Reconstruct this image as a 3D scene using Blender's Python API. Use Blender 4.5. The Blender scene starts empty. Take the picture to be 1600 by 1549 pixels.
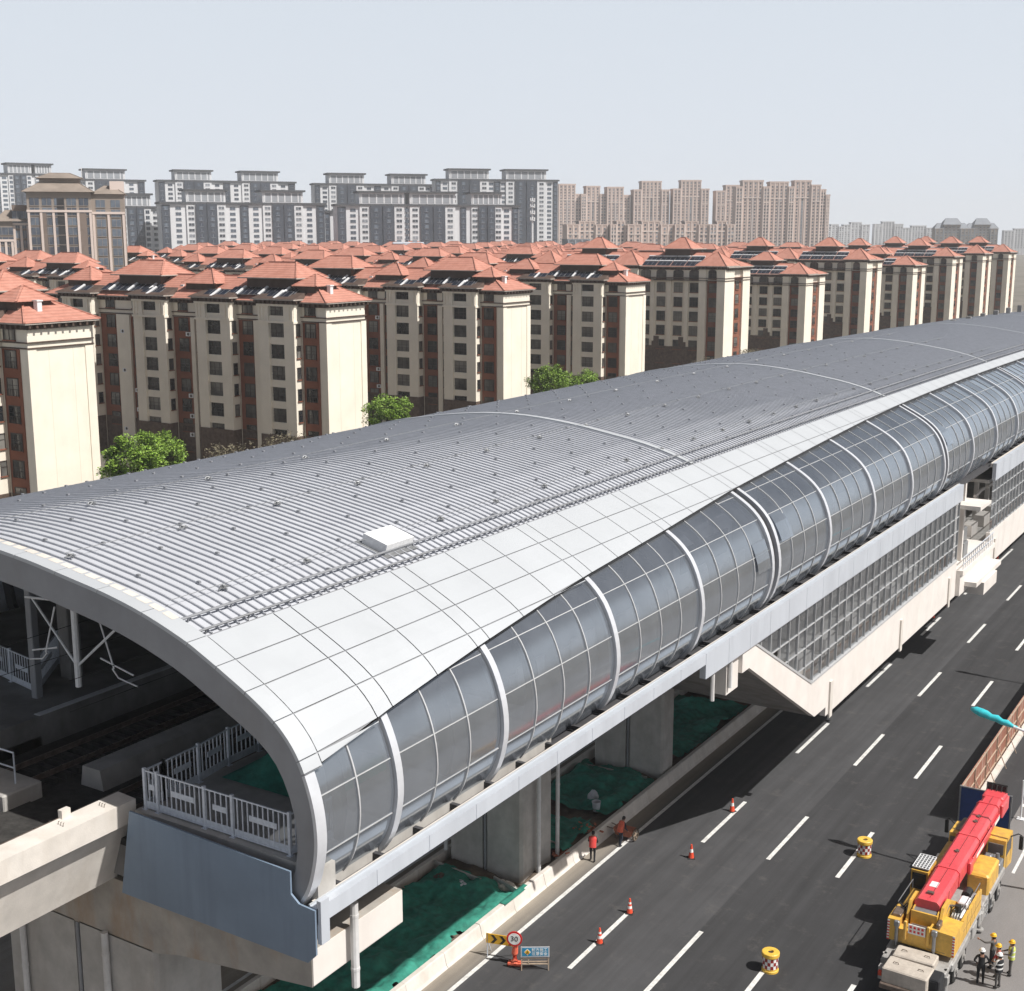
import bpy, bmesh, math, random
from mathutils import Vector, Matrix, noise as mnoise
random.seed(7)
D = bpy.data
SC = bpy.context.scene
COL = SC.collection
R = math.radians

# ------------------------------------------------------------------ helpers
class MB:
    """collects faces with material slots, builds ONE mesh object"""
    def __init__(s): s.v=[]; s.f=[]; s.m=[]
    def add(s, vs, fs, m=0):
        n=len(s.v); s.v.extend([tuple(p) for p in vs])
        for f in fs: s.f.append(tuple(i+n for i in f)); s.m.append(m)
        return s
    def box(s,x0,x1,y0,y1,z0,z1,m=0):
        return s.add([(x0,y0,z0),(x1,y0,z0),(x1,y1,z0),(x0,y1,z0),(x0,y0,z1),(x1,y0,z1),(x1,y1,z1),(x0,y1,z1)],
              [(0,3,2,1),(4,5,6,7),(0,1,5,4),(1,2,6,5),(2,3,7,6),(3,0,4,7)],m)
    def bev(s,x0,x1,y0,y1,z0,z1,b=.05,m=0):
        """box with its vertical and top edges chamfered"""
        def ring(d,z): return [(x0+d+b,y0+d,z),(x1-d-b,y0+d,z),(x1-d,y0+d+b,z),(x1-d,y1-d-b,z),(x1-d-b,y1-d,z),(x0+d+b,y1-d,z),(x0+d,y1-d-b,z),(x0+d,y0+d+b,z)]
        vs=ring(0,z0)+ring(0,z1-b)+ring(b,z1)
        fs=[tuple(range(7,-1,-1)),tuple(range(16,24))]
        for k in (0,8):
            for i in range(8):
                j=(i+1)%8; fs.append((k+i,k+j,k+8+j,k+8+i))
        return s.add(vs,fs,m)
    def prism(s,pts,ax,a,b,m=0):
        """2-D outline extruded along an axis ('x': pts=(y,z), 'y': pts=(x,z), 'z': pts=(x,y))"""
        def P(p,t): return (t,p[0],p[1]) if ax=='x' else (p[0],t,p[1]) if ax=='y' else (p[0],p[1],t)
        n=len(pts); vs=[P(p,a) for p in pts]+[P(p,b) for p in pts]
        fs=[tuple(range(n)),tuple(range(2*n-1,n-1,-1))]+[(i,i+n,(i+1)%n+n,(i+1)%n) for i in range(n)]
        return s.add(vs,fs,m)
    def quad(s,a,b,c,d,m=0): return s.add([a,b,c,d],[(0,1,2,3)],m)
    def tri(s,a,b,c,m=0): return s.add([a,b,c],[(0,1,2)],m)
    def tube(s,path,r,n=8,m=0,cap=True):
        path=[Vector(p) for p in path]; vs=[]; k=len(path)
        rs=r if isinstance(r,(list,tuple)) else [r]*k
        for i,p in enumerate(path):
            d=(path[min(i+1,k-1)]-path[max(i-1,0)])
            d=d.normalized() if d.length>1e-9 else Vector((0,0,1))
            u=d.cross(Vector((0,0,1)));  u=u.normalized() if u.length>1e-4 else Vector((1,0,0))
            w=d.cross(u).normalized()
            for j in range(n):
                a=2*math.pi*j/n; vs.append(p+(u*math.cos(a)+w*math.sin(a))*rs[i])
        fs=[(i*n+j,i*n+(j+1)%n,(i+1)*n+(j+1)%n,(i+1)*n+j) for i in range(k-1) for j in range(n)]
        if cap: fs+= [tuple(range(n-1,-1,-1)),tuple(range((k-1)*n,k*n))]
        return s.add(vs,fs,m)
    def bar(s,p,q,w,h=None,m=0):
        """square bar from p to q"""
        p=Vector(p);q=Vector(q);h=h or w;d=(q-p).normalized()
        u=d.cross(Vector((0,0,1)));u=u.normalized() if u.length>1e-4 else Vector((1,0,0));t=d.cross(u)
        vs=[c+u*a*w/2+t*b*h/2 for c in (p,q) for a,b in ((-1,-1),(1,-1),(1,1),(-1,1))]
        return s.add(vs,[(0,1,2,3),(7,6,5,4),(0,4,5,1),(1,5,6,2),(2,6,7,3),(3,7,4,0)],m)
    def lathe(s,prof,n=20,c=(0,0,0),m=0,ms=None):
        vs=[];
        for r,z in prof:
            for j in range(n):
                a=2*math.pi*j/n; vs.append((c[0]+r*math.cos(a),c[1]+r*math.sin(a),c[2]+z))
        for i in range(len(prof)-1):
            mm=ms[i] if ms else m
            s.add([],[],mm)
        k=len(s.v); s.v.extend(vs)
        for i in range(len(prof)-1):
            for j in range(n):
                s.f.append((k+i*n+j,k+i*n+(j+1)%n,k+(i+1)*n+(j+1)%n,k+(i+1)*n+j)); s.m.append(ms[i] if ms else m)
        for i,rv in ((0,True),(len(prof)-1,False)):
            if prof[i][0]>1e-6:
                f=[k+i*n+j for j in range(n)]; s.f.append(tuple(f[::-1] if rv else f)); s.m.append(m if not ms else ms[min(i,len(ms)-1)])
        return s
    def grid(s,fn,nu,nv,m=0):
        k=len(s.v)
        for i in range(nu+1):
            for j in range(nv+1): s.v.append(tuple(fn(i/nu,j/nv)))
        for i in range(nu):
            for j in range(nv):
                a=k+i*(nv+1)+j; s.f.append((a,a+nv+1,a+nv+2,a+1)); s.m.append(m)
        return s
    def xf(s,M,start=0):
        for i in range(start,len(s.v)): s.v[i]=tuple(M@Vector(s.v[i]))
        return s
    def mesh(s,name,mats,smooth=False,off=None):
        me=D.meshes.new(name)
        vs=s.v if off is None else [(x-off[0],y-off[1],z-off[2]) for x,y,z in s.v]
        me.from_pydata(vs,[],s.f)
        mats=mats if isinstance(mats,(list,tuple)) else [mats]
        for m in mats: me.materials.append(m)
        me.polygons.foreach_set('material_index',s.m)
        if smooth: me.polygons.foreach_set('use_smooth',[True]*len(s.f))
        me.update(); return me
    def build(s,name,mats,parent=None,smooth=False,world=False,loc=None):
        """world=True: vertices are in world space, parent sits unrotated at its location"""
        off=None
        if world and parent is not None:
            off=Vector((0,0,0)); q=parent
            while q is not None: off=off+q.location; q=q.parent
        elif world and loc is not None: off=Vector(loc)
        o=D.objects.new(name,s.mesh(name,mats,smooth,off)); COL.objects.link(o)
        if parent is not None: o.parent=parent
        if loc is not None: o.location=loc
        return o

def tag(o,label=None,cat=None,group=None,kind=None):
    if label: o['label']=label
    if cat: o['category']=cat
    if group: o['group']=group
    if kind: o['kind']=kind
    return o
def thing(name,label,cat,loc=(0,0,0),rz=0,group=None):
    o=D.objects.new(name,None); COL.objects.link(o); o.location=loc; o.rotation_euler=(0,0,rz)
    o.empty_display_size=.3
    return tag(o,label,cat,group)
def struct(name,mb,mats,label=None,smooth=False):
    o=mb.build(name,mats,smooth=smooth); o['kind']='structure'
    if label: o['label']=label; o['category']=name.replace('_',' ')
    return o
def inst(name,me,parent,loc=(0,0,0),rz=0,scale=None):
    o=D.objects.new(name,me); COL.objects.link(o); o.parent=parent; o.location=loc
    if rz: o.rotation_euler=(0,0,rz)
    if scale: o.scale=scale
    return o
def dup(root,loc,rz=0,label=None,group=None,skip=None,scale=None):
    r=root.copy(); COL.objects.link(r); r.location=loc; r.rotation_euler=(0,0,rz)
    if scale: r.scale=scale
    if label: r['label']=label
    if group: r['group']=group
    def rec(a,b):
        for ch in KIDS.get(a.name,[]):
            if skip and skip(ch): continue
            c=ch.copy(); COL.objects.link(c); c.parent=b
            rec(ch,c)
    rec(root,r); return r
KIDS={}
def index_kids():
    KIDS.clear()
    for o in D.objects:
        if o.parent: KIDS.setdefault(o.parent.name,[]).append(o)

# ------------------------------------------------------------------ materials
def new_mat(name):
    m=D.materials.new(name); m.use_nodes=True; nt=m.node_tree; nt.nodes.clear()
    o=nt.nodes.new('ShaderNodeOutputMaterial'); return m,nt,o
def N(nt,t,**kw):
    n=nt.nodes.new(t)
    for k,v in kw.items():
        if k in n.inputs: n.inputs[k].default_value=v
        else: setattr(n,k,v)
    return n
def c4(c): return (c[0],c[1],c[2],1)
def mat(name,col,rough=.6,metal=0,var=.12,scale=3.0,stretch=(1,1,1),bump=0,bscale=None,spec=.5,col2=None,dirt=None,dscale=.35,dstretch=(1,1,.25),damt=.5,detail=5,rnd=0):
    """Principled with world-space procedural colour variation, dirt streaks and bump"""
    m,nt,out=new_mat(name); L=nt.links.new
    b=N(nt,'ShaderNodeBsdfPrincipled',Roughness=rough,Metallic=metal); b.inputs['Specular IOR Level'].default_value=spec
    L(b.outputs[0],out.inputs[0])
    geo=N(nt,'ShaderNodeNewGeometry')
    mp=N(nt,'ShaderNodeMapping'); mp.inputs['Scale'].default_value=stretch; L(geo.outputs['Position'],mp.inputs[0])
    nz=N(nt,'ShaderNodeTexNoise',Scale=scale,Detail=detail,Roughness=.6); L(mp.outputs[0],nz.inputs['Vector'])
    mx=N(nt,'ShaderNodeMix',data_type='RGBA'); 
    c2=col2 or tuple(max(0,x*(1-2*var)) for x in col); c1=col if col2 else tuple(min(1,x*(1+var)) for x in col)
    mx.inputs[6].default_value=c4(c2); mx.inputs[7].default_value=c4(c1)
    rp=N(nt,'ShaderNodeMapRange'); rp.inputs[1].default_value=.3; rp.inputs[2].default_value=.7
    L(nz.outputs['Fac'],rp.inputs[0]); L(rp.outputs[0],mx.inputs[0])
    last=mx.outputs[2]
    if dirt:
        mp2=N(nt,'ShaderNodeMapping'); mp2.inputs['Scale'].default_value=dstretch; L(geo.outputs['Position'],mp2.inputs[0])
        n2=N(nt,'ShaderNodeTexNoise',Scale=dscale,Detail=6,Roughness=.65); L(mp2.outputs[0],n2.inputs['Vector'])
        r2=N(nt,'ShaderNodeMapRange'); r2.inputs[1].default_value=.48; r2.inputs[2].default_value=.72; r2.inputs[4].default_value=damt
        L(n2.outputs['Fac'],r2.inputs[0])
        m2=N(nt,'ShaderNodeMix',data_type='RGBA'); m2.inputs[7].default_value=c4(dirt); L(last,m2.inputs[6]); L(r2.outputs[0],m2.inputs[0]); last=m2.outputs[2]
    if rnd:
        oi=N(nt,'ShaderNodeObjectInfo'); hs=N(nt,'ShaderNodeHueSaturation')
        r3=N(nt,'ShaderNodeMapRange'); r3.inputs[3].default_value=1-rnd; r3.inputs[4].default_value=1+rnd
        L(oi.outputs['Random'],r3.inputs[0]); L(r3.outputs[0],hs.inputs['Value']); L(last,hs.inputs['Color']); last=hs.outputs[0]
    L(last,b.inputs['Base Color'])
    if bump:
        bp=N(nt,'ShaderNodeBump',Strength=bump,Distance=.02)
        if bscale:
            n3=N(nt,'ShaderNodeTexNoise',Scale=bscale,Detail=4); L(geo.outputs['Position'],n3.inputs['Vector']); L(n3.outputs['Fac'],bp.inputs['Height'])
        else: L(nz.outputs['Fac'],bp.inputs['Height'])
        L(bp.outputs[0],b.inputs['Normal'])
    return m
def glass_mat(name,tint,dust,dustc=(.3,.31,.33),refl=.1,rough=.02,lowz=(0,1,0)):
    """thin architectural glass: tinted see-through + Fresnel mirror + a film of dust"""
    m,nt,out=new_mat(name); L=nt.links.new
    tr=N(nt,'ShaderNodeBsdfTransparent'); tr.inputs[0].default_value=c4(tint)
    gl=N(nt,'ShaderNodeBsdfGlossy',Roughness=rough); gl.inputs[0].default_value=(.86,.93,1,1)
    df=N(nt,'ShaderNodeBsdfDiffuse'); 
    geo=N(nt,'ShaderNodeNewGeometry')
    nz=N(nt,'ShaderNodeTexNoise',Scale=.7,Detail=6,Roughness=.65); L(geo.outputs['Position'],nz.inputs['Vector'])
    rr=N(nt,'ShaderNodeMapRange'); rr.inputs[1].default_value=.3; rr.inputs[2].default_value=.75; rr.inputs[3].default_value=dust*.8; rr.inputs[4].default_value=dust*1.2
    L(nz.outputs['Fac'],rr.inputs[0]); sz=N(nt,'ShaderNodeSeparateXYZ'); L(geo.outputs['Position'],sz.inputs[0])
    lowd=N(nt,'ShaderNodeMapRange'); lowd.inputs[1].default_value=lowz[0]; lowd.inputs[2].default_value=lowz[1]; lowd.inputs[3].default_value=lowz[2]; lowd.inputs[4].default_value=0; L(sz.outputs[2],lowd.inputs[0])
    dsum=N(nt,'ShaderNodeMath',operation='ADD',use_clamp=True); L(rr.outputs[0],dsum.inputs[0]); L(lowd.outputs[0],dsum.inputs[1])      # splash dirt near the gutter
    df.inputs[0].default_value=c4(dustc)
    fr=N(nt,'ShaderNodeLayerWeight',Blend=.5); pw=N(nt,'ShaderNodeMath',operation='POWER'); pw.inputs[1].default_value=3.5; L(fr.outputs['Facing'],pw.inputs[0])
    ad=N(nt,'ShaderNodeMath',operation='MULTIPLY_ADD',use_clamp=True); ad.inputs[1].default_value=.75; ad.inputs[2].default_value=refl; L(pw.outputs[0],ad.inputs[0])
    a=N(nt,'ShaderNodeMixShader'); L(dsum.outputs[0],a.inputs[0]); L(tr.outputs[0],a.inputs[1]); L(df.outputs[0],a.inputs[2])
    b=N(nt,'ShaderNodeMixShader'); L(ad.outputs[0],b.inputs[0]); L(a.outputs[0],b.inputs[1]); L(gl.outputs[0],b.inputs[2])
    L(b.outputs[0],out.inputs[0]); return m
def winglass_mat(name,c1,c2,thr=.7):
    """building window: dark room behind reflective pane, curtains and casement reflections painted as tone per window"""
    m,nt,out=new_mat(name); L=nt.links.new
    b=N(nt,'ShaderNodeBsdfPrincipled',Roughness=.12); b.inputs['Specular IOR Level'].default_value=.6
    oi=N(nt,'ShaderNodeObjectInfo'); geo=N(nt,'ShaderNodeNewGeometry')
    ad=N(nt,'ShaderNodeVectorMath',operation='ADD'); L(geo.outputs['Position'],ad.inputs[0]); L(oi.outputs['Random'],ad.inputs[1])
    wn=N(nt,'ShaderNodeTexNoise',Scale=.55,Detail=2); L(ad.outputs[0],wn.inputs['Vector'])
    sm=N(nt,'ShaderNodeMath',operation='ADD'); L(wn.outputs['Fac'],sm.inputs[0]); L(oi.outputs['Random'],sm.inputs[1])
    rr=N(nt,'ShaderNodeMapRange'); rr.inputs[1].default_value=thr; rr.inputs[2].default_value=1.55; L(sm.outputs[0],rr.inputs[0])
    mx=N(nt,'ShaderNodeMix',data_type='RGBA'); mx.inputs[6].default_value=c4(c1); mx.inputs[7].default_value=c4(c2); L(rr.outputs[0],mx.inputs[0])
    L(mx.outputs[2],b.inputs['Base Color']); L(b.outputs[0],out.inputs[0]); return m

M={}
M['conc']=mat('concrete',(.46,.445,.42),.85,var=.1,scale=1.2,dirt=(.32,.29,.26),dscale=.9,damt=.6,bump=.25,bscale=25)
M['conc_rust']=mat('stained_concrete',(.40,.375,.34),.85,var=.12,scale=1.0,dirt=(.33,.21,.11),dscale=.55,dstretch=(1.2,1.2,.35),damt=.75,bump=.3,bscale=20)
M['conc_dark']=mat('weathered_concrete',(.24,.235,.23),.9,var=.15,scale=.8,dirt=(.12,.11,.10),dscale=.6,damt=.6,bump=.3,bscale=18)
M['conc_light']=mat('pale_concrete',(.66,.62,.57),.85,var=.06,scale=1.5,dirt=(.45,.39,.32),dscale=.7,damt=.45,bump=.2,bscale=22)
M['white_wall']=mat('white_rendered_wall',(.74,.70,.66),.7,var=.04,scale=.8,dirt=(.55,.5,.45),dscale=.5,damt=.3)
M['alu']=mat('white_aluminium_panel',(.50,.525,.55),.45,metal=.1,var=.03,scale=.6,spec=.5,dirt=(.44,.46,.485),dscale=.3,dstretch=(1,1,1),damt=.5)
M['alu_trim']=mat('aluminium_trim',(.66,.68,.72),.38,metal=.3,var=.05,scale=1.2)
M['fascia']=mat('blue_grey_fascia',(.57,.61,.67),.45,metal=.2,var=.05,scale=.5,stretch=(1,1,.3),dirt=(.40,.43,.48),dscale=.8,damt=.4)
M['bluepanel']=mat('blue_grey_cladding',(.20,.27,.36),.5,var=.06,scale=.5,dirt=(.13,.17,.23),dscale=1.3,dstretch=(1,1,.06),damt=.55)
M['roof']=mat('zinc_roof_sheet',(.56,.58,.625),.45,metal=.1,var=.04,scale=.35,dirt=(.48,.50,.54),dscale=.25,damt=.4)
M['seam']=mat('zinc_roof_seam',(.41,.425,.46),.45,metal=.15,var=.06,scale=2)
M['steel']=mat('galvanised_steel',(.30,.31,.32),.45,metal=.5,var=.1,scale=4)
M['dark']=mat('dark_gap',(.02,.02,.022),.8,var=.1)
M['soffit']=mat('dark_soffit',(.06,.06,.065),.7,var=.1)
M['rimface']=mat('grey_rim_face',(.27,.28,.30),.5,metal=.1,var=.08,scale=.5,dirt=(.2,.2,.2),dscale=.5,damt=.5)
M['whitepaint']=mat('white_paint',(.76,.77,.78),.5,var=.06,scale=6)
M['railwhite']=mat('white_railing_paint',(.62,.66,.72),.5,var=.08,scale=8)
M['pipe']=mat('white_plastic_pipe',(.66,.66,.66),.45,var=.06,scale=3,dirt=(.4,.37,.33),dscale=1.5,damt=.4)
M['black']=mat('black_rubber',(.018,.018,.018),.7,var=.2,scale=6)
M['rail']=mat('rusty_rail',(.22,.17,.14),.45,metal=.5,var=.2,scale=5)
M['ballast']=mat('dark_track_bed',(.04,.038,.036),.95,var=.25,scale=3,bump=.5,bscale=12)
M['glass']=glass_mat('curtain_glass',(.36,.39,.44),.46,(.215,.235,.265),refl=.22,rough=.13,lowz=(14.2,17.2,.42))
M['glass2']=glass_mat('concourse_glass',(.60,.62,.64),.16,(.3,.3,.3),refl=.10,rough=.03)
M['mull']=mat('grey_mullion',(.58,.59,.60),.4,metal=.3,var=.05,scale=2)
M['line']=mat('road_paint',(.72,.72,.70),.75,var=.10,scale=5,dirt=(.30,.29,.28),dscale=2.2,dstretch=(1,1,1),damt=.55)
M['soil']=mat('brown_soil',(.15,.115,.085),.95,var=.3,scale=1.2,bump=.8,bscale=6,dirt=(.07,.055,.045),dscale=.8,dstretch=(1,1,1),damt=.8)
M['net']=mat('green_dust_net',(.026,.225,.165),.8,var=.22,scale=2.2,bump=.7,bscale=9,dirt=(.05,.30,.22),dscale=1.4,dstretch=(1,1,1),damt=.7)
M['cream']=mat('cream_render',(.83,.775,.665),.85,var=.04,scale=.35,dirt=(.66,.59,.48),dscale=.22,dstretch=(1,1,.12),damt=.28)
M['creamd']=mat('cream_moulding',(.68,.62,.51),.85,var=.06,scale=.8)
M['redbrown']=mat('red_brown_render',(.235,.085,.048),.85,var=.10,scale=.7)
M['stone']=mat('brown_stone_base',(.125,.085,.065),.85,var=.25,scale=1.8)
M['cornice']=mat('dark_brown_cornice',(.085,.055,.042),.8,var=.15,scale=1)
M['cornlight']=mat('grey_gutter',(.42,.38,.34),.7,var=.1,scale=.8)
M['winframe']=mat('dark_window_frame',(.05,.04,.035),.5,var=.1)
M['wing']=winglass_mat('window_pane',(.016,.018,.021),(.23,.22,.20),.80)  # lighter tone paints curtains and reflections off open casements
M['solar']=mat('solar_collector',(.018,.022,.035),.18,var=.15,scale=.8,spec=.6)
M['net_far']=M['net']
def tile_mat():
    m,nt,out=new_mat('red_roof_tiles'); L=nt.links.new
    b=N(nt,'ShaderNodeBsdfPrincipled',Roughness=.8); L(b.outputs[0],out.inputs[0])
    geo=N(nt,'ShaderNodeNewGeometry')
    wv=N(nt,'ShaderNodeTexWave',Scale=1.1,Distortion=.6,wave_type='BANDS',bands_direction='Z'); wv.inputs['Detail'].default_value=1; L(geo.outputs['Position'],wv.inputs['Vector'])
    nz=N(nt,'ShaderNodeTexNoise',Scale=.8,Detail=8,Roughness=.7); L(geo.outputs['Position'],nz.inputs['Vector'])
    mx=N(nt,'ShaderNodeMix',data_type='RGBA'); mx.inputs[6].default_value=(.42,.175,.125,1); mx.inputs[7].default_value=(.57,.275,.21,1)
    mr=N(nt,'ShaderNodeMapRange'); mr.inputs[1].default_value=.3; mr.inputs[2].default_value=.7; L(nz.outputs['Fac'],mr.inputs[0]); L(mr.outputs[0],mx.inputs[0])
    m2=N(nt,'ShaderNodeMix',data_type='RGBA',blend_type='MULTIPLY'); m2.inputs[0].default_value=.18; L(mx.outputs[2],m2.inputs[6]); L(wv.outputs['Color'],m2.inputs[7])
    L(m2.outputs[2],b.inputs['Base Color'])
    bp=N(nt,'ShaderNodeBump',Strength=.5,Distance=.05); L(wv.outputs['Fac'],bp.inputs['Height']); L(bp.outputs[0],b.inputs['Normal'])
    return m
M['tile']=tile_mat()
def road_mat():
    m,nt,out=new_mat('asphalt'); L=nt.links.new
    b=N(nt,'ShaderNodeBsdfPrincipled',Roughness=.88); b.inputs['Specular IOR Level'].default_value=.35; L(b.outputs[0],out.inputs[0])
    geo=N(nt,'ShaderNodeNewGeometry'); sx=N(nt,'ShaderNodeSeparateXYZ'); L(geo.outputs['Position'],sx.inputs[0])
    mp=N(nt,'ShaderNodeMapping'); mp.inputs['Scale'].default_value=(1,.035,1); L(geo.outputs['Position'],mp.inputs[0])
    st=N(nt,'ShaderNodeTexNoise',Scale=1.5,Detail=7,Roughness=.6); L(mp.outputs[0],st.inputs['Vector'])      # wheel-track streaks
    gr=N(nt,'ShaderNodeTexNoise',Scale=22,Detail=4,Roughness=.8); L(geo.outputs['Position'],gr.inputs['Vector'])
    bl=N(nt,'ShaderNodeTexNoise',Scale=.33,Detail=7,Roughness=.65); L(geo.outputs['Position'],bl.inputs['Vector'])
    # paving strips: worn strip left of the second lane line
    cr=N(nt,'ShaderNodeValToRGB'); cr.color_ramp.interpolation='LINEAR'; e=cr.color_ramp.elements
    mr=N(nt,'ShaderNodeMapRange'); mr.inputs[1].default_value=-33; mr.inputs[2].default_value=-11; L(sx.outputs[0],mr.inputs[0]); L(mr.outputs[0],cr.inputs[0])
    def pos(x): return (x+33)/22
    e[0].position=pos(-31.6); e[0].color=(.30,.265,.22,1); e[1].position=pos(-30.7); e[1].color=(.175,.16,.142,1)
    for x,c in ((-30.5,.074),(-29.7,.058),(-26.9,.058),(-24.2,.062),(-23.16,.067),(-23.12,.045),(-19,.041),(-12,.043)):
        q=e.new(pos(x)); q.color=(c*1.0,c*1.01,c*1.07,1)
    v=N(nt,'ShaderNodeMath',operation='MULTIPLY_ADD'); v.inputs[1].default_value=1.1; v.inputs[2].default_value=.45; L(st.outputs['Fac'],v.inputs[0])
    v2=N(nt,'ShaderNodeMath',operation='MULTIPLY_ADD'); v2.inputs[1].default_value=.7; v2.inputs[2].default_value=.66; L(gr.outputs['Fac'],v2.inputs[0])
    v3=N(nt,'ShaderNodeMath',operation='MULTIPLY'); L(v.outputs[0],v3.inputs[0]); L(v2.outputs[0],v3.inputs[1])
    v4=N(nt,'ShaderNodeMath',operation='MULTIPLY_ADD'); v4.inputs[1].default_value=.5; v4.inputs[2].default_value=.75; L(bl.outputs['Fac'],v4.inputs[0])
    v5=N(nt,'ShaderNodeMath',operation='MULTIPLY'); L(v3.outputs[0],v5.inputs[0]); L(v4.outputs[0],v5.inputs[1])
    mx=N(nt,'ShaderNodeMix',data_type='RGBA',blend_type='MULTIPLY'); mx.inputs[0].default_value=1; L(cr.outputs[0],mx.inputs[6])
    cb=N(nt,'ShaderNodeCombineColor'); 
    for i in range(3): L(v5.outputs[0],cb.inputs[i])
    L(cb.outputs[0],mx.inputs[7])
    # dusty scuffs
    sc=N(nt,'ShaderNodeTexNoise',Scale=.75,Detail=10,Roughness=.75); L(geo.outputs['Position'],sc.inputs['Vector'])
    r2=N(nt,'ShaderNodeMapRange'); r2.inputs[1].default_value=.55; r2.inputs[2].default_value=.8; r2.inputs[4].default_value=.5; L(sc.outputs['Fac'],r2.inputs[0])
    m2=N(nt,'ShaderNodeMix',data_type='RGBA'); m2.inputs[7].default_value=(.15,.14,.13,1); L(mx.outputs[2],m2.inputs[6]); L(r2.outputs[0],m2.inputs[0])
    L(m2.outputs[2],b.inputs['Base Color'])
    bp=N(nt,'ShaderNodeBump',Strength=.35,Distance=.01); L(gr.outputs['Fac'],bp.inputs['Height']); L(bp.outputs[0],b.inputs['Normal'])
    return m
M['road']=road_mat()
M['oldroad']=mat('old_grey_asphalt',(.225,.215,.21),.9,var=.08,scale=14,dirt=(.16,.15,.145),dscale=.35,dstretch=(1,.3,1),damt=.7,bump=.2,bscale=30)
M['ground']=mat('dusty_ground',(.19,.17,.145),.95,var=.2,scale=.08,dirt=(.10,.10,.07),dscale=.03,dstretch=(1,1,1),damt=.7)
M['leaf']=mat('spring_leaves',(.17,.30,.03),.6,var=.5,scale=2.5,rnd=.1)
M['leaf2']=mat('spring_leaves_light',(.27,.41,.06),.6,var=.3,scale=2.5)
M['leafdry']=mat('dry_twigs',(.16,.14,.09),.8,var=.3,scale=2.5)
M['bark']=mat('bark',(.10,.075,.055),.9,var=.25,scale=6,bump=.6,bscale=15)
def pl(name,c,rough=.45,metal=0,var=.08,**k): M[name]=mat(name,c,rough,metal,var,scale=k.pop('scale',5),**k); return M[name]
pl('crane_yellow',(.72,.43,.075),.42,dirt=(.36,.22,.08),dscale=2.2,dstretch=(1,1,.4),damt=.65)
pl('crane_red',(.70,.075,.09),.38,dirt=(.62,.16,.16),dscale=.8,dstretch=(1,.2,1),damt=.5)
pl('crane_grey',(.36,.355,.345),.5,dirt=(.2,.17,.14),dscale=2,damt=.6)
pl('slab',(.50,.45,.39),.9,bump=.3,bscale=18,dirt=(.33,.28,.24),dscale=1.5,damt=.5)
pl('orange_cone',(.80,.085,.035),.5); pl('refl_white',(.82,.82,.80),.4); pl('barrel_yellow',(.80,.50,.075),.45); pl('barrel_red',(.30,.025,.02),.5)
pl('sign_yellow',(.80,.45,.03),.4); pl('sign_blue',(.03,.24,.42),.4); pl('sign_red',(.65,.03,.03),.4); pl('sign_black',(.02,.018,.015),.5)
pl('beige_steel',(.46,.36,.27),.6); pl('cyan_wrap',(.05,.55,.62),.35,bump=.8,bscale=9,dirt=(.03,.40,.45),dscale=4,damt=.7)
pl('blue_sheet',(.012,.045,.19),.5); pl('rust_board',(.42,.20,.14),.8,dirt=(.66,.58,.50),dscale=1.3,dstretch=(1,1.6,.2),damt=.9)
pl('brick',(.42,.15,.09),.85,bump=.5,bscale=20)
pl('skin',(.38,.20,.13),.6); pl('hair',(.012,.011,.011),.6); pl('cloth_black',(.016,.017,.02),.9); pl('cloth_navy',(.025,.03,.045),.9); pl('cloth_grey',(.11,.105,.10),.9)
pl('cloth_white',(.62,.60,.57),.9); pl('vest_orange',(.80,.16,.09),.7); pl('vest_red',(.75,.075,.065),.7); pl('vest_green',(.55,.62,.14),.7); pl('cloth_red',(.42,.03,.03),.8)
pl('helmet_yellow',(.82,.48,.03),.3); pl('helmet_white',(.82,.82,.82),.3); pl('shoe',(.02,.018,.016),.7); pl('bagwhite',(.55,.56,.60),.6,bump=.5,bscale=12)

# ------------------------------------------------------------------ camera, sky, sun
cam=D.cameras.new('camera'); co=D.objects.new('camera',cam); COL.objects.link(co); SC.camera=co
co.location=(0,0,33.3); co.rotation_euler=(R(90-11.3396),0,R(32.0319))
cam.sensor_fit='HORIZONTAL'; cam.sensor_width=36; cam.lens=45.945; cam.clip_start=.5; cam.clip_end=12000
EL,AZV=52.0,(.9977,.067)      # sun elevation and horizontal direction to the sun
sv=Vector((AZV[0]*math.cos(R(EL)),AZV[1]*math.cos(R(EL)),math.sin(R(EL))))
sl=D.lights.new('sun','SUN'); so=D.objects.new('sun',sl); COL.objects.link(so); sl.energy=5.0; sl.angle=R(.53); sl.color=(1,.965,.915)
so.rotation_euler=sv.to_track_quat('Z','Y').to_euler(); so.location=(60,10,90)
w=D.worlds.new('World'); SC.world=w; w.use_nodes=True; nt=w.node_tree; nt.nodes.clear()
wo=nt.nodes.new('ShaderNodeOutputWorld'); bg=nt.nodes.new('ShaderNodeBackground'); sk=nt.nodes.new('ShaderNodeTexSky')
sk.sky_type='NISHITA'; sk.sun_disc=False; sk.sun_elevation=R(EL); sk.sun_rotation=math.atan2(AZV[0],AZV[1]); sk.altitude=50; sk.air_density=1.0; sk.dust_density=6.0; sk.ozone_density=1.5
bg.inputs[1].default_value=1.0
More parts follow.
